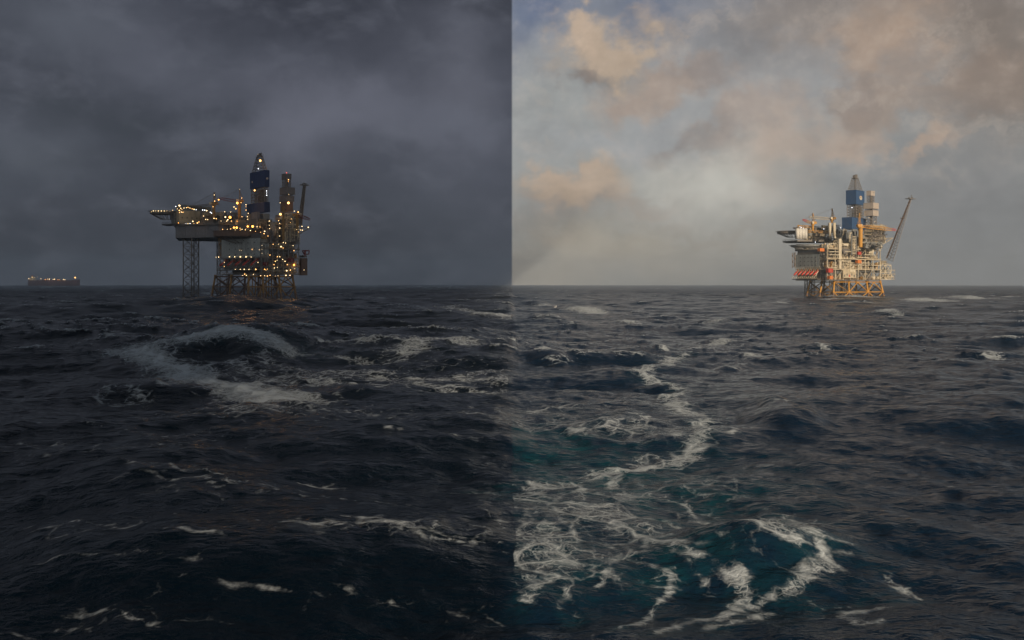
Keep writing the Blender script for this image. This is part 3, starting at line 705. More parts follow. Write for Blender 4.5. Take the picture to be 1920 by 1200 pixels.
# crane with dark red boom, right
tz = pt(fl, 1150, 545, 14); crane(pl, pt(fl, 1150, 640, 14), tz, pt(fl, 1150, 505, 15), pt(fl, 1245, 568, 10), 'ochre', 'darkred', 1.3, bw=2.4, redtip=False)
b = MB(); c1 = pt(fl, 1045, 720, 8); b.tube(c1, pt(fl, 1045, 470, 8), 1.0, n=10); b.build('vent_stack', 'ochre', pl)
stow(fl, 1090, 1125, 856, 885, -2.8, 'darkred', 'dark red container on the floodlit platform below the outrigger lamps')
stow(fl, 905, 930, 885, 912, -2.8, 'darkred', 'small dark red container beside the lifeboats, near the corner of the floodlit platform')
stow(fl, 893, 925, 690, 712, -2.8, 'ochre', 'mustard store box on top deck of the floodlit platform below the navy derrick', 'store_box', 'box')
def pl_lamp(X, Y, r, m, off=1.2):
    if X < 880: x = -off if Y < 850 or Y > 960 else -5.2; y = fl.y(u2(X), x)
    else: y = -off; x = fl.x(u2(X), y)
    if y < -off: y = -off; x = fl.x(u2(X), y)
    lamp(pl, (x, y, fl.z(v2(Y), x, y)), r, m)
s, M_, Bg = .36, .50, .85
for X, Y, r, m in ((602, 888, s, 0), (602, 918, s, 1), (685, 940, s, 0), (722, 940, s, 0), (752, 940, s, 0), (787, 940, s, 0), (838, 940, M_, 1), (855, 888, s, 0),
                   (560, 848, s, 0), (640, 846, M_, 0), (680, 846, M_, 0), (722, 846, M_, 0), (765, 846, M_, 0), (803, 848, s, 0), (540, 850, s, 0),
                   (715, 797, s, 4), (730, 798, s, 4), (810, 790, s, 1), (865, 793, s, 4),
                   (740, 986, s, 0), (755, 976, s, 1), (768, 988, M_, 0), (805, 990, M_, 0), (820, 978, s, 0), (835, 990, s, 1), (875, 988, M_, 0), (905, 988, s, 0), (925, 990, s, 1), (945, 985, M_, 1), (985, 990, s, 4), (1005, 988, s, 0), (1065, 985, M_, 0), (1095, 985, s, 0),
                   (905, 940, M_, 2), (915, 946, s, 1), (925, 938, s, 1), (968, 752, s, 1), (1010, 752, s, 0), (1045, 738, M_, 0), (1062, 742, s, 0), (1028, 770, M_, 0), (1042, 780, s, 1), (1118, 762, s, 0), (1125, 800, s, 1), (945, 833, M_, 1),
                   (1000, 845, s, 1), (1018, 846, M_, 0), (1040, 865, s, 0), (985, 880, s, 1), (998, 872, s, 0), (975, 905, s, 1), (978, 930, s, 0), (1000, 925, s, 0), (1125, 906, .8, 2), (1070, 950, M_, 0), (1098, 945, s, 1), (1130, 935, s, 0), (1075, 905, s, 1), (1058, 880, s, 0), (1200, 945, s, 0),
                   (885, 760, s, 4), (885, 790, s, 4), (885, 820, s, 4), (930, 690, s, 1), (905, 655, M_, 0), (940, 578, s, 0), (940, 610, s, 0), (942, 635, s, 0), (900, 672, s, 1),
                   (1010, 575, s, 1), (1018, 595, s, 0), (1105, 562, s, 1), (1018, 630, s, 0), (1050, 612, s, 2), (1100, 590, s, 1), (1095, 667, M_, 0), (1078, 692, s, 1), (1017, 690, s, 0)):
    pl_lamp(X, Y, r, ('lamp_white', 'lamp_warm', 'lamp_sodium', 'lamp_cool', 'lamp_dim')[m])
for X, Y, dd, r, m in ((1145, 640, 16, s, 'lamp_white'), (1158, 622, 16, M_, 'lamp_white'), (1172, 645, 18, s, 'lamp_white'), (1185, 618, 18, M_, 'lamp_white'), (1232, 625, 19, M_, 'lamp_white'), (1160, 660, 16, s, 'lamp_warm'), (1187, 646, 18, s, 'lamp_white'),
                       (1128, 503, 12, M_, 'lamp_white'), (1157, 510, 12, M_, 'lamp_warm'), (1023, 527, 10, .9, 'lamp_warm')):
    lamp(pl, pt(fl, X, Y, dd), r, m)
for k in range(9):      # lights round the helideck rim
    X = 570+k*38; Y = 672-26*math.sin(pi*(k+1)/10)-2; lamp(pl, pt(fl, X, Y, 4+abs(k-4)*2), .3, 'lamp_warm' if k % 3 else 'lamp_white')

# ------------------------------------------------------------------ LEFT: jack-up rig behind
fk = Frame(270+905/4.0, 800, 38); zoomer(fk, 270, 270, 4.0)
jl = empty('jackup_rig', fk.world(0, 0, 0), fk.a, 'grey jack-up rig with navy derrick and lit helideck, reaching left of the floodlit platform', 'drilling rig')
hp = [pt(fk, X, 0, dd)[:2] for X, dd in ((238, 36), (560, 22), (760, 40), (800, 90), (560, 110), (260, 92))]
zh0, zh1 = fk.z(v2(705), *pt(fk, 238, 0, 36)[:2]), fk.z(v2(604), *pt(fk, 238, 0, 36)[:2])
hull = MB().prism(hp, zh0, zh1).build('hull', 'hullgrey', jl)
b = MB(); hb = [pt(fk, X, 0, dd)[:2] for X, dd in ((222, 34), (560, 19), (775, 38), (815, 92), (560, 114), (244, 96))]; b.prism(hb, zh1-1.1, zh1+.25)
rail(b, [(p[0], p[1], zh1+.25) for p in hb[:3]], 1.2, .09); b.build('deck_edge', 'darkgrey', hull)
b = MB(); 
for k in range(14):
    t = k/13; p = np.array(hp[0])*(1-t)+np.array(hp[1])*t; d = np.array(hp[1])-np.array(hp[0]); d /= np.linalg.norm(d); n_ = np.array((d[1], -d[0]))
    q = p+n_*.14; b.box(min(p[0], q[0])-.06, max(p[0], q[0])+.06, min(p[1], q[1])-.06, max(p[1], q[1])+.06, zh0+.3, zh1-1.2)
b.build('hull_ribs', 'hullgrey', hull)
build_jackup_leg(jl, fk, [(294, 38), (357, 32), (410, 40), (374, 50)], 706, 1100, r=.46, rb=.2, bays=8)
build_jackup_leg(jl, fk, [(548, 62), (571, 56), (668, 66), (622, 74)], 706, 1100, r=.42, rb=.18, bays=8)
c = pt(fk, 140, 503, 44); helideck(jl, c[0], c[1], 10.5, c[2], 2.6, 4.5, 'darkgrey', 'steel', (3, -1))
pts = [pt(fk, X, 600, dd) for X, dd in ((135, 44), (240, 30), (300, 40), (180, 60))]; b = MB(); z = pts[0][2]; b.prism([p[:2] for p in pts], z-1.0, z); rail(b, [(p[0], p[1], z) for p in pts[:2]], 1.3, .09); b.build('bow_walkway', 'darkgrey', jl)
for (Xl, Xc, Xr, Yt, Yb, dd, m) in ((206, 226, 262, 520, 602, 42, 'grey'), (222, 262, 420, 500, 602, 38, 'beige'), (240, 290, 505, 462, 500, 46, 'grey'), (420, 432, 520, 530, 602, 36, 'steel'), (430, 470, 600, 510, 560, 46, 'beige'), (520, 560, 720, 540, 602, 44, 'darkgrey')):
    o, g = blk(fk, jl, Xl, Xc, Xr, Yt, Yb, dd, 'accommodation_block', m); cladding(o, g, m, 6, .06)
    for k in range(4):
        b = MB(); xx = g[0]+g[2]*(k+.7)/4.4; b.box(xx-.5, xx+.5, g[1]-.14, g[1]-.02, (g[4]+g[5])/2-.5, (g[4]+g[5])/2+.5); b.build('window', 'darkgrey', o)
r5 = random.Random(4)
for (Xa, Xb, Yt, Yb, dd) in ((250, 500, 452, 478, 40), (430, 560, 500, 560, 34), (560, 760, 560, 604, 30), (580, 770, 500, 560, 34), (700, 860, 540, 620, 24), (540, 700, 600, 640, 24), (760, 880, 600, 650, 20)):
    cx, cy = cpt(fk, Xa, dd); x1 = fk.x(u2(Xb), cy); clutter(jl, r5, cx, x1, cy, 4, fk.z(v2(Yb), cx, cy), fk.z(v2(Yt), cx, cy), 'x', 1.8, ('steel', 'darkgrey', 'ochre', 'grey', 'beige'))
crane(jl, pt(fk, 525, 560, 34), pt(fk, 522, 460, 34), pt(fk, 528, 366, 34), pt(fk, 330, 470, 46), 'ochre', 'steel', 1.2, bw=1.2, redtip=False)
crane(jl, pt(fk, 716, 560, 30), pt(fk, 716, 440, 30), pt(fk, 716, 338, 31), pt(fk, 562, 408, 26), 'ochre', 'darkred', 1.4, bw=2.3, redtip=False)
g, g2 = derrick(jl, fk, (795, 908, 940), (.30, 78), 196, 318, None, (772, 905, 944), (435, 508), ('navy', 'steel'), 52)
for (xx, side_) in ((.45, 0), (.3, 1)):
    b = MB(); ez = g[4]+g[5]; ez = ez/2-1
    if side_ == 0: plate(b, g[0]+g[2]*.5, ez+1, 1.0, .9, g[1]-.12)
    else: b.box(g[0]-.2, g[0]-.12, g[1]+g[3]*.80, g[1]+g[3]*.88, ez-.8, ez+.8)
    b.build('emblem', 'tower', jl)
for (Xl, Xc, Xr, Yt, Yb, dd, m) in ((805, 850, 868, 508, 620, 6, 'hullgrey'), (868, 895, 942, 520, 640, 8, 'grey'), (770, 800, 850, 520, 600, 18, 'darkgrey')):
    blk(fk, jl, Xl, Xc, Xr, Yt, Yb, dd, 'substructure', m)
# dim grey tower
tk = Frame(270+1070/4.0, 800, 45); zoomer(tk, 270, 270, 4.0)
tl = empty('clad_tower', tk.world(0, 0, 0), tk.a, 'dim grey tower of clad boxes on open lattice, right of the navy derrick', 'tower')
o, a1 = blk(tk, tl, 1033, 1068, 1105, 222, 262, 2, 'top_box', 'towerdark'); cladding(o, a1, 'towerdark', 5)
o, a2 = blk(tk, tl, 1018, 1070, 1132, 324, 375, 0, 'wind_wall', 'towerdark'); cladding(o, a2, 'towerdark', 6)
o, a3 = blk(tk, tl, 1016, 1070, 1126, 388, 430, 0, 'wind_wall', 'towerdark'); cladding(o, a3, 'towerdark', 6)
gg = shrink(a1[:4], .85); lat_tower(tl, 'tower_lattice', tk, gg, a2[5], gg, a1[4], 3, .32, .18, 'steel')
gg = shrink(a3[:4], .8); lat_tower(tl, 'tower_lattice', tk, gg, a3[5], gg, a2[4], 1, .3, .17, 'steel')
o, a4 = blk(tk, tl, 1022, 1070, 1118, 430, 500, 1, 'lower_housing', 'rust'); lat_tower(tl, 'tower_lattice', tk, gg, tk.z(v2(620)), gg, a4[4], 5, .3, .2, 'ochre')
b = MB(); [b.tube((gg[0]+gg[2]*q, gg[1]+gg[3]*.5, a2[5]), (gg[0]+gg[2]*q, gg[1]+gg[3]*.5, a1[4]), .35, n=6) for q in (.35, .6)]; b.build('tower_pipes', 'steel', tl)
for X, Y, dd, r, m in ((1083, 442, -4, .95, 'lamp_warm'), (1069, 216, 2, .45, 'lamp_red'), (1083, 268, -1, .38, 'lamp_warm'), (1083, 283, -1, .3, 'lamp_sodium'), (1022, 440, -4, .3, 'lamp_white'), (1086, 378, -3, .25, 'lamp_white')):
    lamp(tl, pt(tk, X, Y, dd), r, m)
L4 = ('lamp_white', 'lamp_warm', 'lamp_sodium', 'lamp_cool', 'lamp_dim')
for X, Y, r, m in ((55, 510, s, 0), (70, 503, s, 0), (88, 503, s, 0), (108, 503, s, 0), (130, 503, s, 0), (152, 503, s, 0), (172, 503, s, 0), (195, 505, s, 4), (215, 498, s, 0)):
    lamp(jl, pt(fk, X, Y-1, 30), r, L4[m])
for X, Y, r, m in ((238, 468, M_, 3), (266, 462, .7, 0), (276, 482, s, 0), (285, 492, s, 1), (300, 480, M_, 0), (318, 478, s, 0), (330, 475, M_, 1), (345, 480, M_, 0), (362, 486, s, 1), (376, 490, M_, 0), (391, 493, M_, 3), (440, 495, M_, 3), (455, 497, M_, 3), (470, 500, M_, 0), (498, 512, M_, 3), (506, 518, s, 3),
                   (250, 486, s, 0), (265, 498, M_, 1), (280, 510, s, 0), (292, 512, s, 1), (266, 514, s, 1), (258, 592, M_, 2), (315, 596, s, 3), (330, 597, s, 0), (346, 596, M_, 3), (366, 580, M_, 0), (375, 596, s, 1), (400, 592, M_, 1), (412, 585, M_, 1), (447, 540, M_, 0), (463, 565, M_, 0), (478, 567, s, 0),
                   (525, 558, M_, 0), (542, 560, M_, 1), (578, 577, s, 0), (527, 382, s, 0), (530, 428, s, 1), (518, 470, s, 1), (560, 418, M_, 2), (700, 443, 1.1, 2), (675, 472, s, 0), (688, 485, M_, 1), (733, 405, s, 1), (718, 340, s, 4), (728, 440, s, 1), (765, 455, s, 0), (765, 470, s, 1), (765, 495, s, 1),
                   (605, 508, s, 0), (650, 510, s, 0), (610, 548, .6, 0), (645, 550, 1.0, 2), (620, 578, M_, 0), (655, 578, s, 1), (735, 545, s, 1), (782, 520, s, 0), (740, 580, s, 1), (775, 545, M_, 0), (778, 566, M_, 0), (778, 588, M_, 0), (792, 545, s, 1), (806, 540, s, 1), (628, 568, M_, 0), (700, 580, s, 2), (590, 640, s, 1), (835, 640, s, 1)):
    lamp(jl, pt(fk, X, Y, 22), r, L4[m])
for X, Y, r, m in ((675, 627, .85, 2), (695, 627, .8, 2), (778, 618, .7, 2), (815, 618, .9, 2), (650, 637, s, 1), (625, 640, s, 0), (720, 632, s, 1), (735, 640, s, 0), (760, 640, s, 0), (848, 620, M_, 0), (870, 622, s, 1)):
    lamp(jl, pt(fk, X, Y, -14), r, L4[m])
for X, Y, dd, r, m in ((872, 125, 14, .95, 'lamp_warm'), (858, 185, 10, .5, 'lamp_cool'), (830, 348, 8, .8, 'lamp_warm'), (919, 352, 8, .4, 'lamp_cool'), (920, 368, 8, .4, 'lamp_cool'), (920, 384, 8, .4, 'lamp_cool'), (855, 78, 14, .3, 'lamp_dim')):
    lamp(jl, pt(fk, X, Y, dd), r, m)

# ================================================================== far ship on the left horizon
def build_ship():
    D = 4200.0; ppm = F/D
    X = lambda px: (px-102)/ppm
    root = empty('tanker', ((102-960)/ppm, D, 0), 0, 'rust red tanker with deck lamps, faint on the far left horizon', 'ship')
    zh = 25.0; x0, x1 = X(54), X(150)
    secs = [(x0, 8, 4), (x0+6, 13, 0), (x0+30, 15, 0), (x1-30, 15, 0), (x1-10, 8, 2), (x1, .6, 6)]
    b = MB()
    for (x, w, up) in secs: b.v += [(x, -w*.8, -3), (x, -w, 6), (x, -w, zh+up), (x, w, zh+up), (x, w, 6), (x, w*.8, -3)]
    for k in range(len(secs)-1):
        for i in range(6):
            j = (i+1) % 6; b.f.append([k*6+j, k*6+i, (k+1)*6+i, (k+1)*6+j]); b.mi.append(0)
    b.f.append(list(range(6))); b.f.append([(len(secs)-1)*6+i for i in reversed(range(6))]); b.mi += [0, 0]
    b.build('hull', 'shiphull', root)
    b = MB(); b.box(x0+8, x0+26, -12, 12, zh, zh+9); b.box(x0+10, x0+24, -9, 9, zh+9, zh+13); b.box(x0+12, x0+20, -14, 14, zh+13, zh+16); sup = b.build('superstructure', 'beige', root)
    b = MB(); b.box(x0+13, x0+17, -3, 3, zh+16, zh+21); b.build('funnel', 'orange', sup)
    b = MB(); b.tube((x0+19, 0, zh+16), (x0+19, 0, zh+24), .4); b.tube((x1-12, 0, zh+3), (x1-12, 0, zh+15), .5); b.tube((0, 0, zh), (0, 0, zh+9), .6); b.tube((0, 0, zh+8), (12, 0, zh+3), .4); b.build('mast', 'rust', root)
    b = MB(); b.tube((x0+35, 0, zh+2.5), (x1-22, 0, zh+2.5), .9, n=6); 
    for k in range(9): xx = x0+40+k*12; b.box(xx, xx+4, -5, 5, zh, zh+3.5)
    b.build('deck_piping', 'rust', root)
    for px, up, r, m in ((57, 8, 1.1, 'lamp_white'), (64, 13, 1.2, 'lamp_white'), (68.5, 12, 1.0, 'lamp_dim'), (73, 15, 1.0, 'lamp_dim'), (80, 8, 1.0, 'lamp_white'), (92.5, 5, 1.3, 'lamp_warm'), (96, 5, 1.5, 'lamp_white'), (103, 5, 1.5, 'lamp_white'), (105.5, 5, 1.3, 'lamp_white'),
                         (115, 3, .8, 'lamp_warm'), (122, 4, 1.3, 'lamp_white'), (125, 3.5, 1.3, 'lamp_white'), (112, 3, .8, 'lamp_sodium'), (144, 12, 2.3, 'lamp_warm'), (88, 4, .8, 'lamp_sodium')):
        lamp(root, (X(px), -16, zh+up), r*1.3, m)
build_ship()

# ------------------------------------------------------------------ two gulls
def gull(px, py, D, yaw, up, label):
    loc = ((px-960)*D/F, D, CAMH-(py-HZ)*D/F); root = empty('gull', loc, yaw, label, 'bird', 'gulls over the waves')
    b = MB(); st = [(-.30, .02, .0), (-.2, .06, 0), (0, .10, 0), (.16, .08, .01), (.24, .055, .03), (.30, .06, .04), (.35, .03, .04), (.40, .008, .03)]
    n = 8
    for x, r, z in st:
        for i in range(n): a = 2*pi*i/n; b.v.append((x, r*cos(a), z+r*sin(a)))
    for k in range(len(st)-1):
        for i in range(n): j = (i+1) % n; b.f.append([k*n+j, k*n+i, (k+1)*n+i, (k+1)*n+j]); b.mi.append(0)
    b.f.append(list(range(n))); b.mi.append(0); k = len(b.v)
    b.quadbox([(-.45, -.09, -.01), (-.28, -.03, -.01), (-.28, .03, -.01), (-.45, .09, -.01), (-.45, -.09, .01), (-.28, -.03, .02), (-.28, .03, .02), (-.45, .09, .01)])
    b.build('body', 'gull', root, True)
    for s_ in (-1, 1):
        w = MB(); P = [(0, .14, -.12, .02), (.35, .17, -.06, .2*up), (.62, .06, -.08, .16*up), (.85, -.22, -.26, .02*up)]
        for i in range(3):
            a, c = P[i], P[i+1]
            w.quadbox([(a[1], s_*a[0], a[3]), (a[2], s_*a[0], a[3]), (c[2], s_*c[0], c[3]), (c[1], s_*c[0], c[3]), (a[1], s_*a[0], a[3]+.02), (a[2], s_*a[0], a[3]+.02), (c[2], s_*c[0], c[3]+.012), (c[1], s_*c[0], c[3]+.012)])
        w.build('wing', 'gullgrey' if s_ > 0 else 'gull', root)
gull(279, 609, 165, 1.9, 2.2, 'small white gull gliding over the dark waves left of the breaking crest')
gull(1041, 576, 230, .5, 1.8, 'small pale gull low over the sea, left of the bright whitecap')
# ------------------------------------------------------------------ the sea: one sheet, FFT wave field
def tile(N, L, lmin, lmax, wdir, seed, powr=2.0):
    rg = np.random.default_rng(seed)
    k = np.fft.fftfreq(N, 1.0/N)*2*pi/L
    kx, ky = np.meshgrid(k, k, indexing='ij'); kk = np.hypot(kx, ky); kk[0, 0] = 1
    c = (kx*cos(wdir)+ky*sin(wdir))/kk
    P = kk**-4*np.abs(c)**powr*(1-.6*(c < 0)) + kk**-4*.12
    lam = 2*pi/kk
    P *= (lam > lmin)*np.exp(-(lam/lmax)**3); P[0, 0] = 0
    a = (rg.normal(size=(N, N))+1j*rg.normal(size=(N, N)))*np.sqrt(P)
    a = a+np.conj(np.roll(np.flip(a), 1, axis=(0, 1)))
    g = lambda q: np.real(np.fft.ifft2(q)).astype(np.float32)
    h = g(a); s = 1/h.std()
    return dict(N=N, L=L, f=[h*s, g(-1j*kx/kk*a)*s, g(-1j*ky/kk*a)*s, g(kx*kx/kk*a)*s, g(ky*ky/kk*a)*s, g(kx*ky/kk*a)*s])
def sample(T, X, Y, rot, which):
    N, L = T['N'], T['L']; c, s = cos(rot), sin(rot)
    u = (X*c+Y*s)/L*N; v = (-X*s+Y*c)/L*N
    iu = np.floor(u); iv = np.floor(v); fu = (u-iu).astype(np.float32); fv = (v-iv).astype(np.float32)
    i0 = iu.astype(np.int64) % N; j0 = iv.astype(np.int64) % N; i1 = (i0+1) % N; j1 = (j0+1) % N
    w = ((1-fu)*(1-fv), fu*(1-fv), (1-fu)*fv, fu*fv); out = []
    for q in which:
        A = T['f'][q]; out.append(A[i0, j0]*w[0]+A[i1, j0]*w[1]+A[i0, j1]*w[2]+A[i1, j1]*w[3])
    return out
def ss(x, a, b):
    t = np.clip((x-a)/(b-a), 0, 1); return t*t*(3-2*t)
def seapt(px, py, h=0.0):        # place on the water seen there in the photo
    r = (CAMH-h)*F/(py-HZ); return ((px-960)*r/F, r)
def dist_line(X, Y, pts):        # distance to polyline, signed side, parameter
    best = np.full(X.shape, 1e9, np.float32); side = np.zeros_like(best); par = np.zeros_like(best)
    n = len(pts)-1
    for i in range(n):
        ax, ay = pts[i]; bx, by = pts[i+1]; dx, dy = bx-ax, by-ay; L2 = dx*dx+dy*dy
        t = np.clip(((X-ax)*dx+(Y-ay)*dy)/L2, 0, 1); qx = X-ax-t*dx; qy = Y-ay-t*dy
        d = np.hypot(qx, qy); m = d < best
        best = np.where(m, d, best); side = np.where(m, np.sign(qy), side); par = np.where(m, (i+t)/n, par)
    return best, side, par

def build_sea():
    RMIN, RMAX, NR = 4.0, 6000.0, 1900
    rr = RMIN*np.exp(np.linspace(0, math.log(RMAX/RMIN), NR))
    th = np.concatenate([np.linspace(-pi, -radians(37), 70)[:-1], np.linspace(-radians(37), radians(37), 820), np.linspace(radians(37), pi, 70)[1:-1]])
    NA = len(th)
    R, T = np.meshgrid(rr, th, indexing='ij'); R = R.astype(np.float32)
    X = R*np.sin(T).astype(np.float32); Y = R*np.cos(T).astype(np.float32)
    kR = math.log(RMAX/RMIN)/NR
    dr = R*kR
    tA = tile(512, 1500, 34, 210, radians(80), 11, 4); tB = tile(512, 430, 5.5, 34, radians(68), 7, 2); tC = tile(512, 83, .7, 5.5, radians(75), 5, 1)
    left = 1-ss(X, -1.5, 1.5)
    aA = 1.25*left+.62*(1-left); aB = .36*left+.32*(1-left); aC = .060
    aA = aA*(1-.6*(1-ss(R, 20, 90)))
    fB = 1-ss(dr, 5.0, 22.0); fC = 1-ss(dr, .6, 3.0)
    A = sample(tA, X, Y, .0, range(6)); B = sample(tB, X+31, Y+77, .35, range(6)); C = sample(tC, X, Y, -.5, range(6))
    c_, s_ = cos(.35), sin(.35)
    Z = aA*A[0]+aB*fB*B[0]+aC*fC*C[0]
    ch = .80
    DX = ch*(aA*A[1]+aB*fB*(B[1]*c_-B[2]*s_)+aC*fC*(C[1]*cos(-.5)-C[2]*sin(-.5)))
    DY = ch*(aA*A[2]+aB*fB*(B[1]*s_+B[2]*c_)+aC*fC*(C[1]*sin(-.5)+C[2]*cos(-.5)))
    J = 1-ch*(aA*(A[3]+A[4])+aB*(B[3]+B[4])+aC*.55*fC*(C[3]+C[4]))   # compression (trace form)
    # ---------- big individual waves of the photographed moment
    def ridge(pts, h, wf, wb, foam=0, power=1.0):
        nonlocal Z
        d, s, p = dist_line(X, Y, pts)
        ax, ay = pts[0]; bx, by = pts[-1]; L2 = (bx-ax)**2+(by-ay)**2
        pp = np.clip(((X-ax)*(bx-ax)+(Y-ay)*(by-ay))/L2, 0, 1); e = np.maximum(0, np.sin(pi*pp))**power
        w = wf+(wb-wf)*ss(d*s, -wf*.5, wf*.5)
        Z = Z+h*np.exp(-(d/w)**2)*e
        return d, s, p, e
    foam = np.zeros_like(X); aer = np.zeros_like(X)
    crest = [seapt(248, 652, 2), seapt(285, 634, 3.5), seapt(345, 628, 4.2), seapt(440, 622, 4.4), seapt(500, 632, 3.6), seapt(560, 654, 2)]
    d, s, p, e = ridge(crest, 3.6, 9, 24, power=.7)
    foam = np.maximum(foam, np.exp(-(d/np.where(s > 0, 2.2, 4.2))**2)*(.75+.85*e))
    aer = np.maximum(aer, .5*np.exp(-(d/6)**2))
    ridge([seapt(270, 556, 6.5), seapt(345, 548, 6.5), seapt(400, 546, 6.5), seapt(490, 560, 6)], 6.0, 34, 60, power=.8)
    ridge([seapt(1240, 945, 1.5), seapt(1330, 932, 1.8), seapt(1430, 955, 1.4), seapt(1600, 1040, 1)], .6, 4.0, 7.5, power=1.0)
    ridge([seapt(1380, 775, 1), seapt(1460, 772, 1.6), seapt(1560, 780, 1)], 1.3, 4, 7)
    ridge([seapt(1080, 690, 1), seapt(1170, 712, 1.2), seapt(1300, 725, .7)], 1.0, 5, 9)
    ridge([seapt(1300, 1010), seapt(1380, 1030), seapt(1420, 1060)], .9, 2.2, 3.5)
    ridge([seapt(60, 870), seapt(300, 880, 1), seapt(640, 930, 1)], 1.2, 5, 8)
    ridge([seapt(40, 1010), seapt(330, 1010, 1), seapt(600, 1040, 1), seapt(950, 1050)], 1.0, 4, 6)
    # ---------- streaks, wakes and spent foam
    def streak(pts, w, k, warp=0.0, hh=0.0, ae=0.0):
        nonlocal foam, aer
        P = [seapt(q[0], q[1], hh) for q in pts]
        xs = [q[0] for q in P]; ys = [q[1] for q in P]; m = (X > min(xs)-6*w-8) & (X < max(xs)+6*w+8) & (Y > min(ys)-6*w-8) & (Y < max(ys)+6*w+8)
        if not m.any(): return
        x, y = X[m], Y[m]
        wx = x+warp*(B[1][m]*2.6+C[1][m]*1.3)*min(1, w+.2); wy = y+warp*(B[2][m]*2.6+C[2][m]*1.3)*min(1, w+.2)
        d, s, p = dist_line(wx, wy, P)
        f = foam[m]; k = k*np.where((xs[0]+xs[-1] > 0) == (x > 0), 1, 0); foam[m] = np.maximum(f, (k*(.92 if w < 1 else 1))*np.exp(-(d/(w*(2.1 if w < 1 else 1.5)))**1.4)*ss(p, -.1, .12)*(1-ss(p, .88, 1.1)))
        if ae:
            a = aer[m]; aer[m] = np.maximum(a, ae*np.exp(-(d/(w*3))**2))
    L = streak
    # breaking wave, left half
    L([(262, 655), (300, 672), (350, 690), (400, 712), (480, 735), (575, 746)], 2.6, 1.5, .6, 1)
    L([(345, 690), (420, 705), (500, 722)], 2.2, 1.1, .5, 1)
    L([(400, 672), (480, 692), (600, 715), (760, 720)], 2.4, .56, .8, 1)
    L([(480, 668), (560, 680), (700, 690)], 1.8, .5, .8, 1)
    L([(605, 655), (650, 652), (700, 658)], 2.2, .82, .4, 1); L([(620, 668), (700, 672), (760, 672)], 1.3, .6, .4, 1)
    L([(740, 672), (800, 655), (850, 652), (885, 660)], 2.6, .74, .5, 1)
    L([(870, 645), (915, 641), (990, 634)], 1.8, .95, .3, 1); L([(850, 700), (960, 690)], 2, .5, .6, 1)
    L([(690, 695), (800, 700), (960, 712)], 2.6, .68, .8, 1); L([(560, 730), (620, 732), (650, 735)], 1.0, .65, .4)
    L([(430, 700), (560, 705), (640, 720), (780, 722)], 1.6, .62, .6); L([(770, 725), (850, 735), (960, 740)], 1.6, .58, .8)
    L([(160, 660), (210, 658), (250, 648)], .9, .55, .3); L([(390, 770), (420, 780), (445, 815)], .9, .62, .6)
    L([(300, 745), (330, 735)], .9, .75, .5); L([(400, 730), (470, 745), (540, 742)], 1.2, .7, .5)
    L([(150, 745), (240, 760)], .8, .55, .6); L([(530, 785), (600, 790), (720, 790)], .8, .5, .6)
    L([(100, 605), (140, 615)], 2.5, .7, .6); L([(165, 595), (215, 612)], 2, .6, .5); L([(240, 592), (275, 598)], 1.5, .45, .6)
    L([(685, 558), (700, 560), (735, 566)], 3.4, 1.0, .3); L([(760, 580), (800, 587)], 2.4, .6, .3)
    L([(820, 583), (960, 598)], 4, .62, .5); L([(880, 594), (960, 596)], 3, .8, .3); L([(870, 552), (930, 553)], 5, .7, .4)
    for (x0, y0, x1, y1, k) in ((42, 848, 250, 860, .42), (210, 892, 500, 935, .5), (330, 925, 470, 945, .42), (605, 905, 670, 925, .48), (455, 935, 800, 958, .46),
                                (900, 970, 945, 1008, .5), (640, 1005, 720, 1025, .6), (450, 1020, 960, 1052, .52), (300, 1045, 420, 1055, .5), (60, 985, 300, 1030, .42),
                                (60, 1060, 400, 1090, .36), (140, 1130, 330, 1160, .5), (60, 1150, 180, 1165, .4), (230, 875, 450, 870, .36), (50, 820, 420, 845, .3),
                                (600, 1110, 950, 1130, .3), (330, 1110, 560, 1122, .35), (880, 912, 955, 916, .45), (700, 835, 900, 850, .32)):
        L([(x0, y0), ((x0+x1)/2+12, (y0+y1)/2-5), (x1, y1)], .16 if y0 > 950 else .30, k+.05, .7)
    # wake of the photographer's ship, right half
    L([(1290, 668), (1240, 690), (1215, 697), (1198, 712), (1205, 722), (1240, 732), (1290, 742)], 1.0, .82, .25, 0, .25)
    L([(1290, 742), (1262, 752), (1268, 765), (1290, 785), (1335, 796)], .85, .85, .25, 0, .3)
    L([(1335, 796), (1318, 812), (1310, 830), (1285, 850), (1255, 862), (1190, 868), (1130, 880), (1085, 895)], .62, .85, .22, 0, .5)
    L([(1255, 862), (1200, 850), (1150, 885)], .4, .6, .3, 0, .5); L([(1150, 885), (1145, 905), (1150, 912)], .35, .75, .2, 0, .6)
    L([(1360, 820), (1375, 825), (1360, 832)], .2, .7, .1)
    L([(1195, 825), (1215, 800), (1235, 796)], .8, .66, .5); L([(1040, 815), (1100, 805), (1190, 820)], 1.0, .60, .7); L([(1150, 840), (1230, 830)], .8, .55, .6)
    L([(990, 790), (1060, 775)], 1.2, .55, .6); L([(1035, 745), (1110, 740)], 1.2, .4, .6)
    L([(962, 905), (1010, 900), (1080, 895)], .7, .75, .4, 0, .6); L([(962, 940), (1000, 915), (1050, 905)], .6, .72, .4, 0, .6)
    L([(1030, 960), (1080, 952), (1130, 950), (1180, 975), (1190, 1000)], .55, .72, .35, 0, .6)
    L([(1130, 985), (1190, 1010), (1260, 1040), (1310, 1060)], .45, .72, .3, 0, .6); L([(1085, 945), (1090, 920), (1100, 910)], .4, .62, .3, 0, .6)
    L([(1010, 985), (1022, 1010), (995, 1050), (980, 1100)], .30, .68, .7, 0, .5); L([(1035, 1000), (1065, 1040), (1040, 1075), (1062, 1130)], .20, .55, .8, 0, .6)
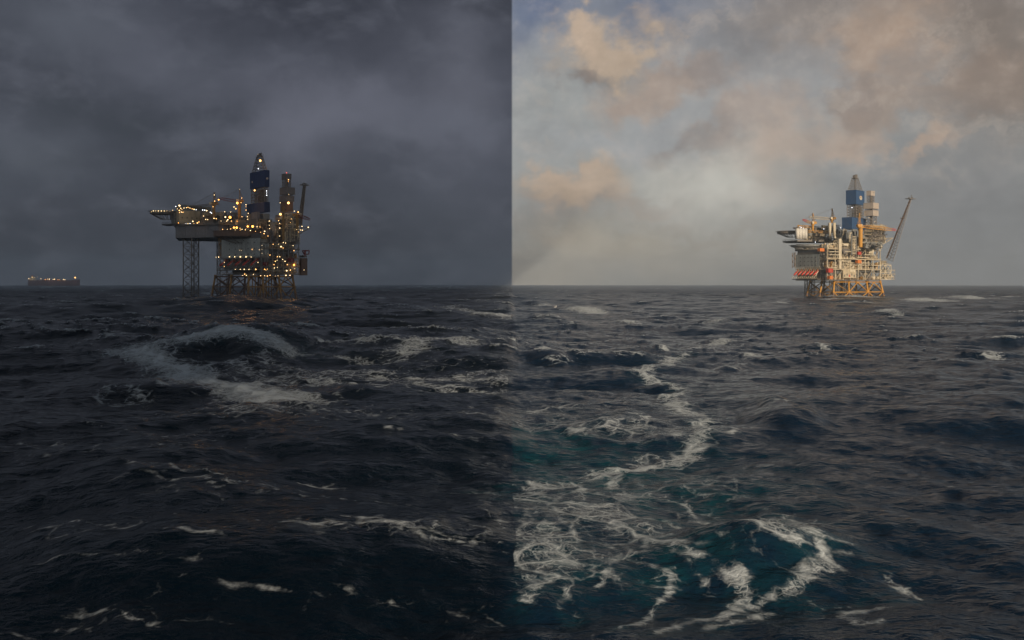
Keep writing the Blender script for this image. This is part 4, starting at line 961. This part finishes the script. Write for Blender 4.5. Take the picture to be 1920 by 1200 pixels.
    L([(962, 1080), (990, 1090), (975, 1130)], .25, .7, .6, 0, .4); L([(1090, 1100), (1130, 1075), (1165, 1090)], .16, .55, .6, 0, .4)
    L([(1150, 1165), (1200, 1140), (1240, 1090), (1250, 1060)], .16, .7, .25, 0, .5); L([(1230, 1180), (1270, 1150), (1340, 1130)], .22, .75, .2, 0, .4)
    L([(1270, 935), (1300, 965), (1360, 990)], .22, .5, .3, 0, .7); L([(1235, 975), (1290, 990), (1310, 1000)], .3, .62, .3, 0, .7)
    L([(1180, 1040), (1240, 1010), (1330, 1030)], .2, .5, .4, 0, .7); L([(1210, 1080), (1290, 1060), (1320, 1090)], .2, .55, .4, 0, .6)
    # sunlit breaking crest and foam fans near the ship
    L([(1375, 962), (1420, 952), (1470, 968), (1515, 998)], .95, .80, .3, 1.0, .5); L([(1390, 985), (1440, 995), (1500, 1015)], .65, .80, .4, 1, .5)
    L([(1430, 1015), (1480, 1025)], .3, .62, .3, .5, .4); L([(1515, 998), (1545, 1030)], .2, .75, .15, .8)
    L([(1450, 1100), (1500, 1065), (1550, 1045)], .30, .80, .25, 0, .5); L([(1345, 1075), (1368, 1058), (1375, 1085), (1372, 1105)], .28, .85, .4, .3, .5); L([(1385, 1100), (1360, 1125), (1345, 1142)], .2, .8, .4, 0, .4)
    L([(1370, 1100), (1410, 1105), (1440, 1090)], .24, .8, .2, 0, .4); L([(1320, 1160), (1400, 1140), (1440, 1110)], .26, .72, .25, 0, .4)
    L([(1500, 1140), (1560, 1135), (1590, 1120), (1665, 1110)], .22, .78, .25, 0, .4); L([(1585, 1130), (1610, 1165), (1660, 1155)], .2, .7, .2, 0, .3)
    L([(1640, 1055), (1680, 1075), (1720, 1090)], .3, .5, .15, 0, .4); L([(1470, 1080), (1530, 1110), (1600, 1100)], .12, .5, .3, 0, .5)
    L([(1760, 905), (1775, 915)], .25, .5, .2)
    L([(448, 562), (500, 563), (560, 562)], 5, .75, .5); L([(560, 563), (600, 563)], 3, .5, .5); L([(1530, 563), (1660, 562)], 3.5, .6, .5); L([(380, 552), (440, 556)], 6, .8, .5)
    for (xa, xb, yy) in ((452, 560, 561.5), (1532, 1660, 558.5)):
        ridge([seapt(xa, yy), seapt((xa+xb)/2, yy), seapt(xb, yy)], 1.3, 3, 5); streak([(xa, yy), (xb, yy)], 5.5, .95, .6, 0)
    # scattered single whitecaps in the right half
    for (x0, y0, x1, y1, k, w) in ((1084, 576, 1120, 581, 1.05, 3), (1170, 600, 1205, 602, .7, 2.6), (1725, 556, 1762, 558, 1.1, 4), (1788, 553, 1870, 556, .8, 5),
                                   (1650, 583, 1662, 586, .95, 1.8), (1662, 583, 1695, 590, .7, 1.2), (1704, 624, 1735, 625, .95, 1.3), (1330, 640, 1358, 634, .9, 1.2), (1290, 655, 1330, 645, .6, 1.3),
                                   (1398, 660, 1412, 668, .9, 1.0), (1240, 658, 1256, 661, .8, 1.0), (1000, 658, 1035, 660, .75, 1.2), (1530, 642, 1565, 646, .7, 1.0),
                                   (1845, 658, 1860, 663, .85, 1.0), (1500, 583, 1510, 584, .8, 2), (1350, 688, 1382, 690, .6, 1.2), (1436, 771, 1475, 772, .75, .4),
                                   (1000, 565, 1065, 566, .6, 4), (1000, 589, 1050, 589, .55, 2.2), (1455, 563, 1470, 563, .9, 4), (1605, 560, 1612, 562, .9, 3), (1885, 552, 1900, 552, 1, 4),
                                   (1130, 795, 1170, 800, .6, .8), (1060, 820, 1100, 815, .55, .8), (1315, 602, 1350, 600, .6, 2), (1020, 680, 1060, 678, .5, 1.5)):
        rr_ = CAMH*F/(y0-HZ)
        hgt = min(2.6, .25+rr_/330); ridge([seapt(x0-14, y0+1, hgt*.6), seapt((x0+x1)/2, (y0+y1)/2, hgt), seapt(x1+14, y1+1, hgt*.6)], hgt, 2.0+rr_/110, 4+rr_/70)
        streak([(x0, y0), (x1, y1)], w*(.8+rr_/420), k, .35, hgt)
    # small peaks of natural whitecapping where the surface is compressed
    rg = np.random.default_rng(3)
    thr_l, thr_r = np.percentile(J[(left > .5) & (np.abs(T) < .6) & (R < 2500)], 2.0), np.percentile(J[(left < .5) & (np.abs(T) < .6) & (R < 2500)], 1.3)
    thr = thr_l*left+thr_r*(1-left)
    wc = ss(-J, -(thr+.10), -(thr-.14))
    far = ss(R, 600, 2500)
    foam = np.maximum(foam, wc*(.80+.25*far)*ss(R, 90, 210))
    # broad films of thin foam lace
    def film(px, py, w, h, k, rot=0.0):
        nonlocal foam
        x, y = seapt(px, py); dx, dy = X-x, Y-y; a, b_ = dx*cos(rot)+dy*sin(rot), -dx*sin(rot)+dy*cos(rot)
        foam = np.maximum(foam, k*np.exp(-(a/w)**2-(b_/h)**2)*(.75+.25*np.clip(B[0], -1.5, 1.5))*np.where((x > 0) == (X > 0), 1, 0))
    for q in ((1100, 1060, 4, 6, .42), (1240, 960, 6, 6, .40), (1320, 1100, 4, 3, .38), (1420, 1040, 3, 3, .36), (1300, 900, 8, 6, .30), (1020, 1050, 2.6, 8, .62), (1100, 970, 4, 5, .55), (1180, 1000, 4.5, 4, .5), (990, 930, 4, 6, .6), (1060, 900, 5, 5, .5), (1450, 980, 3.2, 3.0, .62, -.3), (1370, 1090, 1.3, 3, .6),
              (1180, 820, 9, 6, .56), (1080, 810, 9, 7, .52), (1120, 870, 9, 7, .46), (1200, 930, 7, 5, .42), (1260, 860, 4, 5, .4), (1250, 1090, 3, 2.5, .42), (1540, 1130, 3, 1.6, .48), (1470, 1080, 2, 1.6, .42), (1040, 1140, 2, 2, .5), (1190, 1150, 2, 2, .42), (1050, 780, 10, 8, .35),
              (650, 700, 30, 16, .42), (850, 720, 28, 16, .42), (560, 700, 18, 12, .36), (430, 655, 14, 10, .46), (300, 850, 22, 7, .24), (150, 860, 16, 8, .24), (520, 940, 14, 5, .22), (760, 1020, 8, 2, .34), (150, 1010, 8, 3, .22), (250, 1140, 5, 2, .3),
              (60, 600, 40, 20, .35), (800, 585, 60, 30, .35), (500, 790, 20, 8, .38), (860, 800, 22, 9, .3), (600, 1120, 7, 2.5, .2)):
        film(*q)
    # pale aerated water of the wake
    def pool(px, py, w, h, k):
        nonlocal aer
        x, y = seapt(px, py); aer = np.maximum(aer, k*np.exp(-((X-x)/w)**2-((Y-y)/h)**2)*(X > 0))
    pool(1060, 850, 7, 14, .95); pool(1150, 900, 8, 10, 1.0); pool(1260, 940, 8, 9, .8); pool(1200, 1050, 7, 6, .7); pool(1040, 940, 5, 7, .6); pool(1380, 990, 4, 5, .5)
    pool(1300, 1060, 4, 4, .42); pool(1080, 1080, 4, 4, .4); pool(1480, 1110, 3, 3.5, .35); pool(1620, 1090, 2.5, 3, .3); pool(1350, 760, 9, 14, .15)
    pool(1330, 880, 7, 10, .45)
    Z = Z+foam*.10*np.clip(R/120, .2, 2.0)*np.abs(C[0])      # foam stands up from the water
    Px = X+DX; Py = Y+DY
    co = np.stack([Px, Py, Z], -1).reshape(-1, 3).astype(np.float32)
    co = np.vstack([co, np.array([[0, 0, -.5]], np.float32)])
    idx = np.arange(NR*NA).reshape(NR, NA)
    a = idx[:-1, :]; b = np.roll(idx, -1, 1)[:-1, :]; c = np.roll(idx, -1, 1)[1:, :]; d = idx[1:, :]
    q = np.stack([a, d, c, b], -1).reshape(-1, 4)
    ctr = NR*NA; tri = np.stack([np.full(NA, ctr), idx[0], np.roll(idx[0], -1)], -1)
    me = bpy.data.meshes.new('sea')
    nq = len(q); nt = len(tri)
    me.vertices.add(len(co)); me.vertices.foreach_set('co', co.ravel())
    me.loops.add(nq*4+nt*3); me.loops.foreach_set('vertex_index', np.concatenate([q.ravel(), tri.ravel()]).astype(np.int32))
    me.polygons.add(nq+nt)
    me.polygons.foreach_set('loop_start', np.concatenate([np.arange(nq)*4, nq*4+np.arange(nt)*3]).astype(np.int32))
    me.polygons.foreach_set('use_smooth', np.ones(nq+nt, bool))
    me.update(calc_edges=True)
    for nm, arr in (('foam', foam), ('aerated', aer), ('unresolved', ss(R, 60, 1600))):
        at = me.attributes.new(nm, 'FLOAT', 'POINT'); at.data.foreach_set('value', np.append(arr.ravel(), 0).astype(np.float32))
    o = bpy.data.objects.new('sea', me); COL.objects.link(o); o['kind'] = 'structure'
    # ---------- water material
    m = bpy.data.materials.new('sea_water'); m.use_nodes = True; me.materials.append(m)
    t = NT(m.node_tree); out = t.new('ShaderNodeOutputMaterial')
    pos = t.new('ShaderNodeTexCoord').outputs['Object']
    A_ = lambda n: t.new('ShaderNodeAttribute', attribute_name=n).outputs['Fac']
    fo, ae, un = A_('foam'), A_('aerated'), A_('unresolved')
    # lace pattern of foam
    wrp = t.noise(pos, .40, 2, .5, out=1)
    wv = t.new('ShaderNodeVectorMath', operation='MULTIPLY_ADD'); t.put(wv.inputs[0], wrp); wv.inputs[1].default_value = (1.6, 1.6, 1.6); t.put(wv.inputs[2], pos)
    def ridgen(sc, st=(1, 1, 1), det=1.5, k=12):
        n = t.noise(t.mapv(wv.outputs[0], rot=(0, 0, .35), sc=st), sc, det, .6)
        return t.m('SUBTRACT', 1, t.m('MULTIPLY', t.m('ABSOLUTE', t.m('SUBTRACT', n, .5)), float(k)), clamp=True)
    fine_ = t.noise(pos, 2.2, 4, .65, out=1)
    wv2 = t.new('ShaderNodeVectorMath', operation='MULTIPLY_ADD'); t.put(wv2.inputs[0], fine_); wv2.inputs[1].default_value = (.75, .75, 0); t.put(wv2.inputs[2], wv.outputs[0])
    flat = t.mapv(wv2.outputs[0], sc=(1, 1, .35))
    fbm_ = t.noise(pos, .9, 7, .68)
    fo2 = t.m('ADD', fo, t.m('MULTIPLY', t.m('SUBTRACT', fbm_, .5), 1.05))
    def net(sc, w0, w1):
        n = t.new('ShaderNodeTexVoronoi', feature='DISTANCE_TO_EDGE'); t.put(n.inputs['Vector'], flat); n.inputs['Scale'].default_value = sc
        w = t.m('MULTIPLY_ADD', t.m('MAXIMUM', t.m('SUBTRACT', fo2, .15), 0.0), w1, w0)
        return t.m('SUBTRACT', 1, t.m('POWER', t.m('DIVIDE', n.outputs['Distance'], w, clamp=True), .7), clamp=True)
    n1 = net(.38, .02, .26); n2 = t.m('MULTIPLY', net(1.15, .02, .26), t.sm(fo2, .20, .60)); n3 = t.m('MULTIPLY', net(3.6, .02, .32), t.sm(fo2, .35, .80))
    lacef = t.m('MAXIMUM', n1, t.m('MAXIMUM', n2, n3))
    brk = t.sm(fo2, .12, .62)
    clump = t.sm(t.noise(t.mapv(wv.outputs[0], rot=(0, 0, -.12), sc=(.5, 1, 1)), 1.1, 9, .70), .25, .75)
    dense = t.m('MULTIPLY', t.sm(t.m('ADD', fo2, clump), 1.22, 1.95), .95)
    fm = t.m('MAXIMUM', dense, t.m('MULTIPLY', t.m('MULTIPLY', lacef, brk), .85))
    pat = t.m('ADD', clump, lacef)
    # fine sprays of bubbles and wind streaks everywhere
    stk = t.noise(t.mapv(wv.outputs[0], rot=(0, 0, .10), sc=(.10, .9, 1)), .9, 6, .65)
    stk2 = t.noise(pos, .035, 3, .6)
    thin = t.m('MULTIPLY', t.m('MULTIPLY', t.sm(stk, .60, .80), t.sm(stk2, .50, .68)), .30)
    fm = t.m('MAXIMUM', t.m('MULTIPLY', fm, .92), t.m('MULTIPLY', thin, lacef))
    # water body
    wat = t.new('ShaderNodeBsdfPrincipled')
    aef = t.m('MULTIPLY', ae, t.sm(t.noise(pos, .30, 7, .66), .30, .70))
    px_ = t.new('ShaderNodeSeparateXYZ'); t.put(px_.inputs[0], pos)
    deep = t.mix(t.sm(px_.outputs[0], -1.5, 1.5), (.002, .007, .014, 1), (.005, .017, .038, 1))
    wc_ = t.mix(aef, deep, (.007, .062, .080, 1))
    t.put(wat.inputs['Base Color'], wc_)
    t.put(wat.inputs['Roughness'], t.m('MULTIPLY_ADD', un, .20, .10))
    wat.inputs['IOR'].default_value = 1.24
    b1 = t.noise(t.mapv(pos, rot=(0, 0, .25), sc=(.6, 1, 1)), 1.3, 5, .55)
    b2 = t.noise(t.mapv(pos, rot=(0, 0, -.3), sc=(.6, 1, 1)), .22, 6, .6)
    hsum = t.m('ADD', t.m('MULTIPLY', b1, .26), t.m('MULTIPLY', b2, .9))
    bp = t.new('ShaderNodeBump'); bp.inputs['Strength'].default_value = 1.0; bp.inputs['Distance'].default_value = 1.0
    t.put(bp.inputs['Height'], hsum); t.put(wat.inputs['Normal'], bp.outputs[0])
    fs = t.new('ShaderNodeBsdfPrincipled'); fs.inputs['Roughness'].default_value = .9
    fs.inputs['Base Color'].default_value = (.74, .82, .87, 1); fs.inputs['Specular IOR Level'].default_value = .1
    bp2 = t.new('ShaderNodeBump'); bp2.inputs['Strength'].default_value = .8; bp2.inputs['Distance'].default_value = .12
    t.put(bp2.inputs['Height'], t.m('ADD', pat, t.m('MULTIPLY', b1, .8))); t.put(fs.inputs['Normal'], bp2.outputs[0])
    mx = t.new('ShaderNodeMixShader'); t.put(mx.inputs[0], fm); t.t.links.new(wat.outputs[0], mx.inputs[1]); t.t.links.new(fs.outputs[0], mx.inputs[2])
    t.t.links.new(mx.outputs[0], out.inputs[0])
    return o
build_sea()
# ------------------------------------------------------------------ sky, sun, cloud deck added for shade, camera
SUN_AZ, SUN_EL = radians(24), radians(18)     # sun stands behind the viewer's right shoulder
TOSUN = (sin(SUN_AZ)*cos(SUN_EL), -cos(SUN_AZ)*cos(SUN_EL), sin(SUN_EL))
def build_world():
    w = bpy.data.worlds.new('World'); S.world = w; w.use_nodes = True
    t = NT(w.node_tree); out = t.new('ShaderNodeOutputWorld')
    sky = t.new('ShaderNodeTexSky', sky_type='NISHITA'); sky.sun_disc = False
    sky.sun_elevation = SUN_EL; sky.sun_rotation = math.atan2(TOSUN[0], TOSUN[1])
    gen = t.new('ShaderNodeTexCoord').outputs['Generated']
    sep = t.new('ShaderNodeSeparateXYZ'); t.put(sep.inputs[0], gen)
    x, y, z = sep.outputs
    az = t.m('ARCTAN2', x, y); el = t.m('ARCSINE', z)
    uv = t.comb(az, el, 0.0)
    def warped(sc, amt, st=(1, 1, 1)):
        n = t.noise(t.mapv(uv, sc=st), sc, 6, .62, out=1)
        v = t.new('ShaderNodeVectorMath', operation='SUBTRACT'); t.put(v.inputs[0], n); v.inputs[1].default_value = (.5, .5, .5)
        v2 = t.new('ShaderNodeVectorMath', operation='MULTIPLY_ADD'); t.put(v2.inputs[0], v.outputs[0]); v2.inputs[1].default_value = (amt, amt, 0); t.put(v2.inputs[2], uv)
        return v2.outputs[0]
    wuv = warped(13, .15); wuv2 = warped(4, .20)
    def blob(vec, px, py, rx, ry, rot=0):
        a0 = math.atan((px-960)/F); e0 = math.atan((HZ-py)/F)
        n = t.new('ShaderNodeMapping'); n.vector_type = 'TEXTURE'; t.put(n.inputs[0], vec)
        n.inputs[1].default_value = (a0, e0, 0); n.inputs[2].default_value = (0, 0, rot); n.inputs[3].default_value = (rx/F, ry/F, 1)
        L = t.new('ShaderNodeVectorMath', operation='LENGTH'); t.put(L.inputs[0], n.outputs[0])
        r = L.outputs['Value']
        return t.m('POWER', 2.718, t.m('MULTIPLY', t.m('MULTIPLY', r, r), -1.0))
    fbm = t.noise(t.mapv(uv, sc=(1, 1.7, 1)), 14, 8, .6, .2)
    fbm2 = t.noise(t.mapv(uv, sc=(1, 1.6, 1)), 5.5, 8, .58, .3)
    fine = t.noise(uv, 42, 5, .6)
    def ramp(v, pts):
        r = t.new('ShaderNodeValToRGB'); t.put(r.inputs[0], v); e = r.color_ramp.elements
        while len(e) < len(pts): e.new(.5)
        for k, (p, c) in enumerate(pts): e[k].position = p; e[k].color = c
        return r.outputs[0]
    ev = t.m('MULTIPLY', el, 2.2)      # 0 at horizon, ~.6 top of frame
    # --- storm side
    st = ramp(ev, [(0, lin(64, 67, 76)), (.06, lin(67, 70, 79)), (.2, lin(64, 67, 76)), (.42, lin(70, 71, 81)), (.62, lin(58, 60, 69)), (1, lin(50, 52, 60))])
    def add(c, vec, px, py, rx, ry, col, k, rot=0, nz=None, lo=None, hi=None):
        g = blob(vec, px, py, rx, ry, rot)
        if nz is not None:
            g = t.sm(t.m('MULTIPLY_ADD', t.m('SUBTRACT', nz, .5), 1.25, g), lo, hi)
        return t.mix(t.m('MULTIPLY', g, k, clamp=True), c, col)
    st = t.mix(t.m('MULTIPLY', t.sm(fbm2, .36, .66), .8), st, lin(50, 52, 60))
    for a in ((620, 235, 150, 60, lin(92, 93, 104), .8), (850, 150, 90, 130, lin(86, 87, 97), .8), (130, 80, 120, 60, lin(80, 83, 92), .7), (330, 130, 130, 60, lin(80, 82, 92), .6),
              (560, 60, 190, 60, lin(46, 47, 55), .8), (880, 25, 110, 40, lin(42, 43, 50), .7), (180, 230, 170, 40, lin(54, 57, 64), .7), (90, 310, 110, 40, lin(80, 84, 92), .5),
              (330, 310, 170, 22, lin(56, 58, 66), .6), (840, 230, 120, 35, lin(88, 90, 101), .6), (700, 120, 90, 60, lin(58, 59, 68), .5), (880, 330, 140, 70, lin(72, 74, 84), .6),
              (120, 450, 160, 60, lin(58, 61, 70), .5), (420, 210, 110, 18, lin(50, 52, 60), .6)):
        st = add(st, wuv2, *a)
    st = t.mix(t.m('MULTIPLY', t.sm(fbm, .46, .74), .42), st, lin(90, 92, 102))
    s2 = t.new('ShaderNodeVectorMath', operation='MULTIPLY'); t.put(s2.inputs[0], st); s2.inputs[1].default_value = (1.40, 1.43, 1.42); st = s2.outputs[0]
    # --- clearing side
    cl = ramp(ev, [(0, lin(124, 124, 121)), (.05, lin(134, 134, 130)), (.16, lin(140, 142, 141)), (.32, lin(148, 150, 149)), (.5, lin(140, 142, 145)), (.68, lin(110, 117, 131)), (1, lin(88, 98, 114))])
    cl = add(cl, uv, 1820, 440, 330, 230, lin(112, 114, 117), .9)
    cl = add(cl, wuv2, 1000, 520, 170, 90, lin(146, 142, 134), .6)
    cl = add(cl, wuv2, 1310, 330, 150, 130, lin(158, 156, 150), .85)
    cl = add(cl, wuv2, 1250, 230, 260, 45, lin(140, 142, 146), .7, .1)
    cl = add(cl, wuv2, 1060, 180, 110, 60, lin(142, 144, 142), .7)
    cl = add(cl, wuv2, 1700, 60, 300, 100, lin(132, 120, 110), .75)
    cl = add(cl, wuv2, 1400, 90, 150, 60, lin(112, 112, 114), .6)
    cl = add(cl, wuv2, 1860, 120, 120, 200, lin(108, 98, 90), .75)
    cl = add(cl, wuv2, 1010, 40, 90, 60, lin(86, 98, 122), .85); cl = add(cl, wuv2, 1230, 40, 70, 50, lin(92, 102, 122), .7)
    W1 = t.mapv(wuv, loc=(-.012, 0, 0))
    gy = lin(122, 116, 110); pc = lin(164, 147, 130); pc2 = lin(164, 144, 126); dk = lin(114, 110, 107)
    def added_cloud(c, px, py, rx, ry, col, k=.85, rot=0, lo=.18, hi=.98): return add(c, W1, px, py, rx, ry, col, k, rot, fbm, lo, hi)
    for a in ((1110, 115, 110, 62, dk, .6), (1120, 75, 110, 66, pc, 1.0), (1160, 100, 50, 40, pc, .9), (1070, 45, 45, 35, lin(174, 155, 137), .9),
              (1200, 170, 110, 45, lin(150, 135, 124), .85, .3), (1300, 150, 70, 50, lin(130, 122, 118), .8),
              (1050, 375, 110, 50, lin(136, 124, 116), .8), (1050, 355, 115, 60, pc, .95), (1020, 335, 60, 28, lin(172, 154, 137), .8),
              (1040, 425, 120, 25, lin(124, 117, 110), .5),
              (1290, 275, 80, 45, lin(126, 120, 117), .8, .3), (1390, 250, 130, 60, lin(148, 136, 128), .8, .2), (1380, 320, 90, 40, lin(162, 150, 140), .6),
              (1480, 290, 120, 60, lin(158, 142, 130), .7, .35), (1420, 370, 90, 40, lin(150, 140, 132), .6, .2), (1590, 260, 60, 40, lin(160, 142, 128), .6, .5),
              (1610, 120, 90, 130, lin(150, 130, 114), .8, -.2), (1500, 40, 160, 55, lin(128, 120, 114), .7), (1700, 190, 120, 45, lin(142, 126, 114), .6, .2),
              (1710, 285, 85, 32, lin(160, 142, 128), .9, .4), (1745, 235, 35, 30, lin(164, 144, 128), .7), (1850, 180, 90, 80, lin(126, 112, 102), .7),
              (1180, 390, 110, 22, lin(140, 130, 122), .5), (1290, 430, 180, 16, lin(128, 122, 116), .5), (1560, 180, 80, 40, lin(128, 118, 112), .7),
              (1130, 470, 130, 14, lin(126, 121, 115), .5), (1080, 130, 60, 22, lin(122, 112, 106), .7)):
        cl = added_cloud(cl, *a)
    cl = t.mix(t.m('MULTIPLY', t.sm(fbm2, .5, .75), .30), cl, lin(116, 112, 110))
    cl = t.mix(t.m('MULTIPLY', t.m('MULTIPLY', t.sm(fine, .45, .8), t.sm(el, .05, .15)), .22), cl, lin(168, 156, 145))
    tex = t.m('MULTIPLY_ADD', t.m('ADD', t.m('MULTIPLY', fbm, .6), t.m('MULTIPLY', fine, .4)), .95, .78)
    lay = t.m('MULTIPLY', t.m('MULTIPLY', t.sm(t.noise(t.mapv(wuv, rot=(0, 0, .25), sc=(1, 2.2, 1)), 13, 8, .66), .50, .64), t.sm(el, .03, .12)), t.sm(fbm2, .38, .60))
    cl = t.mix(t.m('MULTIPLY', lay, .24), cl, lin(172, 160, 148))
    cl = add(cl, wuv2, 1320, 325, 110, 70, lin(178, 176, 168), .75)
    cl = add(cl, wuv2, 1060, 490, 330, 60, lin(162, 153, 138), .7)
    tex = t.m('MULTIPLY', tex, 1.04)
    sc_ = t.new('ShaderNodeVectorMath', operation='SCALE'); t.put(sc_.inputs[0], cl); t.put(sc_.inputs['Scale'], tex); cl = sc_.outputs[0]
    # mix with the physical sky for the clear air, join the two weather halves at the squall line
    side = t.sm(az, -.0012, .0012)
    behind = t.sm(y, -.35, .0)
    colr = t.mix(side, st, cl)
    nb = t.new('ShaderNodeVectorMath', operation='SCALE'); t.put(nb.inputs[0], sky.outputs[0]); nb.inputs['Scale'].default_value = .045
    up = t.sm(el, .27, .44)
    colr = t.mix(up, colr, (.045, .054, .070, 1))
    colr = t.mix(t.sm(el, .85, 1.15), colr, (.80, .88, 1.0, 1))
    back = t.mix(.90, nb.outputs[0], (.46, .49, .54, 1))
    colr = t.mix(behind, back, colr)
    colr = t.mix(.02, colr, nb.outputs[0])
    bg = t.new('ShaderNodeBackground'); t.put(bg.inputs[0], colr); bg.inputs[1].default_value = 1.0
    t.t.links.new(bg.outputs[0], out.inputs[0])
build_world()

sd = bpy.data.lights.new('sun', 'SUN'); sd.energy = 4.0; sd.angle = radians(.4); sd.color = (1, .80, .58)
so = bpy.data.objects.new('sun', sd); COL.objects.link(so)
from mathutils import Vector
so.rotation_euler = Vector(TOSUN).to_track_quat('Z', 'Y').to_euler()

def build_shade_cloud():
    """unseen cloud deck: high above and behind the viewer, added to keep the sun off the left half of the sea"""
    H = 1500.0; k = H/math.tan(SUN_EL); sx, sy = k*sin(SUN_AZ), -k*cos(SUN_AZ)
    nx, ny = 90, 90
    x1 = sx-22.0; xs = np.linspace(x1-3600, x1, nx); ys = np.linspace(sy-300, sy+6300, ny)
    X, Y = np.meshgrid(xs, ys, indexing='ij'); rg = np.random.default_rng(2)
    n = np.zeros_like(X)
    for q in range(14):
        a = rg.uniform(0, 2*pi); l = rg.uniform(500, 2600); n += np.sin((X*cos(a)+Y*sin(a))*2*pi/l+rg.uniform(0, 6))*l/2600
    n = n/n.std()
    e = np.clip(np.minimum.reduce([xs[:, None]-xs[0]+0*Y, Y-ys[0], ys[-1]-Y])/500, 0, 1)
    top = H+200+e*(260+90*n); bot = H+60-e*(0)+e*(60+45*n)
    bot[-1, :] = H-2; top[-1, :] = H+110
    co = np.concatenate([np.stack([X, Y, top], -1).reshape(-1, 3), np.stack([X, Y, bot], -1).reshape(-1, 3)])
    N = nx*ny; idx = np.arange(N).reshape(nx, ny); f = []
    for i in range(nx-1):
        for j in range(ny-1):
            a, b, c, d = idx[i, j], idx[i+1, j], idx[i+1, j+1], idx[i, j+1]
            f.append((a, b, c, d)); f.append((N+a, N+d, N+c, N+b))
    for i in range(nx-1):
        f.append((idx[i, 0], N+idx[i, 0], N+idx[i+1, 0], idx[i+1, 0])); f.append((idx[i+1, -1], N+idx[i+1, -1], N+idx[i, -1], idx[i, -1]))
    for j in range(ny-1):
        f.append((idx[0, j+1], N+idx[0, j+1], N+idx[0, j], idx[0, j])); f.append((idx[-1, j], N+idx[-1, j], N+idx[-1, j+1], idx[-1, j+1]))
    me = bpy.data.meshes.new('added_cloud'); me.from_pydata([tuple(p) for p in co], [], [tuple(int(q) for q in r) for r in f]); me.polygons.foreach_set('use_smooth', [True]*len(f))
    m = bpy.data.materials.new('added_cloud'); m.use_nodes = True; t = NT(m.node_tree); o_ = t.new('ShaderNodeOutputMaterial'); d = t.new('ShaderNodeBsdfDiffuse')
    nz = t.noise(t.new('ShaderNodeTexCoord').outputs['Object'], .0012, 6, .6)
    t.put(d.inputs[0], t.mix(nz, (.50, .53, .58, 1), (.75, .78, .82, 1))); t.t.links.new(d.outputs[0], o_.inputs[0]); me.materials.append(m)
    o = bpy.data.objects.new('added_cloud', me); COL.objects.link(o); o['kind'] = 'structure'  # unseen deck, added to shade the left half
build_shade_cloud()

def build_haze():
    m = bpy.data.materials.new('haze'); m.use_nodes = True; t = NT(m.node_tree); o_ = t.new('ShaderNodeOutputMaterial')
    p = t.new('ShaderNodeVolumePrincipled'); p.inputs['Density'].default_value = 1.5e-4; p.inputs['Color'].default_value = (.52, .60, .68, 1)
    t.t.links.new(p.outputs[0], o_.inputs['Volume']); MATS['haze'] = m
    o = MB().box(-6100, 6100, -6100, 6100, -14, 150).build('haze', 'haze'); o['kind'] = 'stuff'
build_haze()

cd = bpy.data.cameras.new('camera'); cam = bpy.data.objects.new('camera', cd); COL.objects.link(cam)
cam.location = (0, 0, CAMH); cam.rotation_euler = (radians(90), 0, 0)
cd.sensor_width = 36; cd.lens = 36*F/1920; cd.shift_y = -(600-HZ)/1920; cd.clip_start = .5; cd.clip_end = 60000
S.camera = cam
S.view_settings.view_transform = 'Standard'; S.view_settings.look = 'None'; S.view_settings.gamma = 1; S.view_settings.exposure = 0
S.render.engine = 'CYCLES'
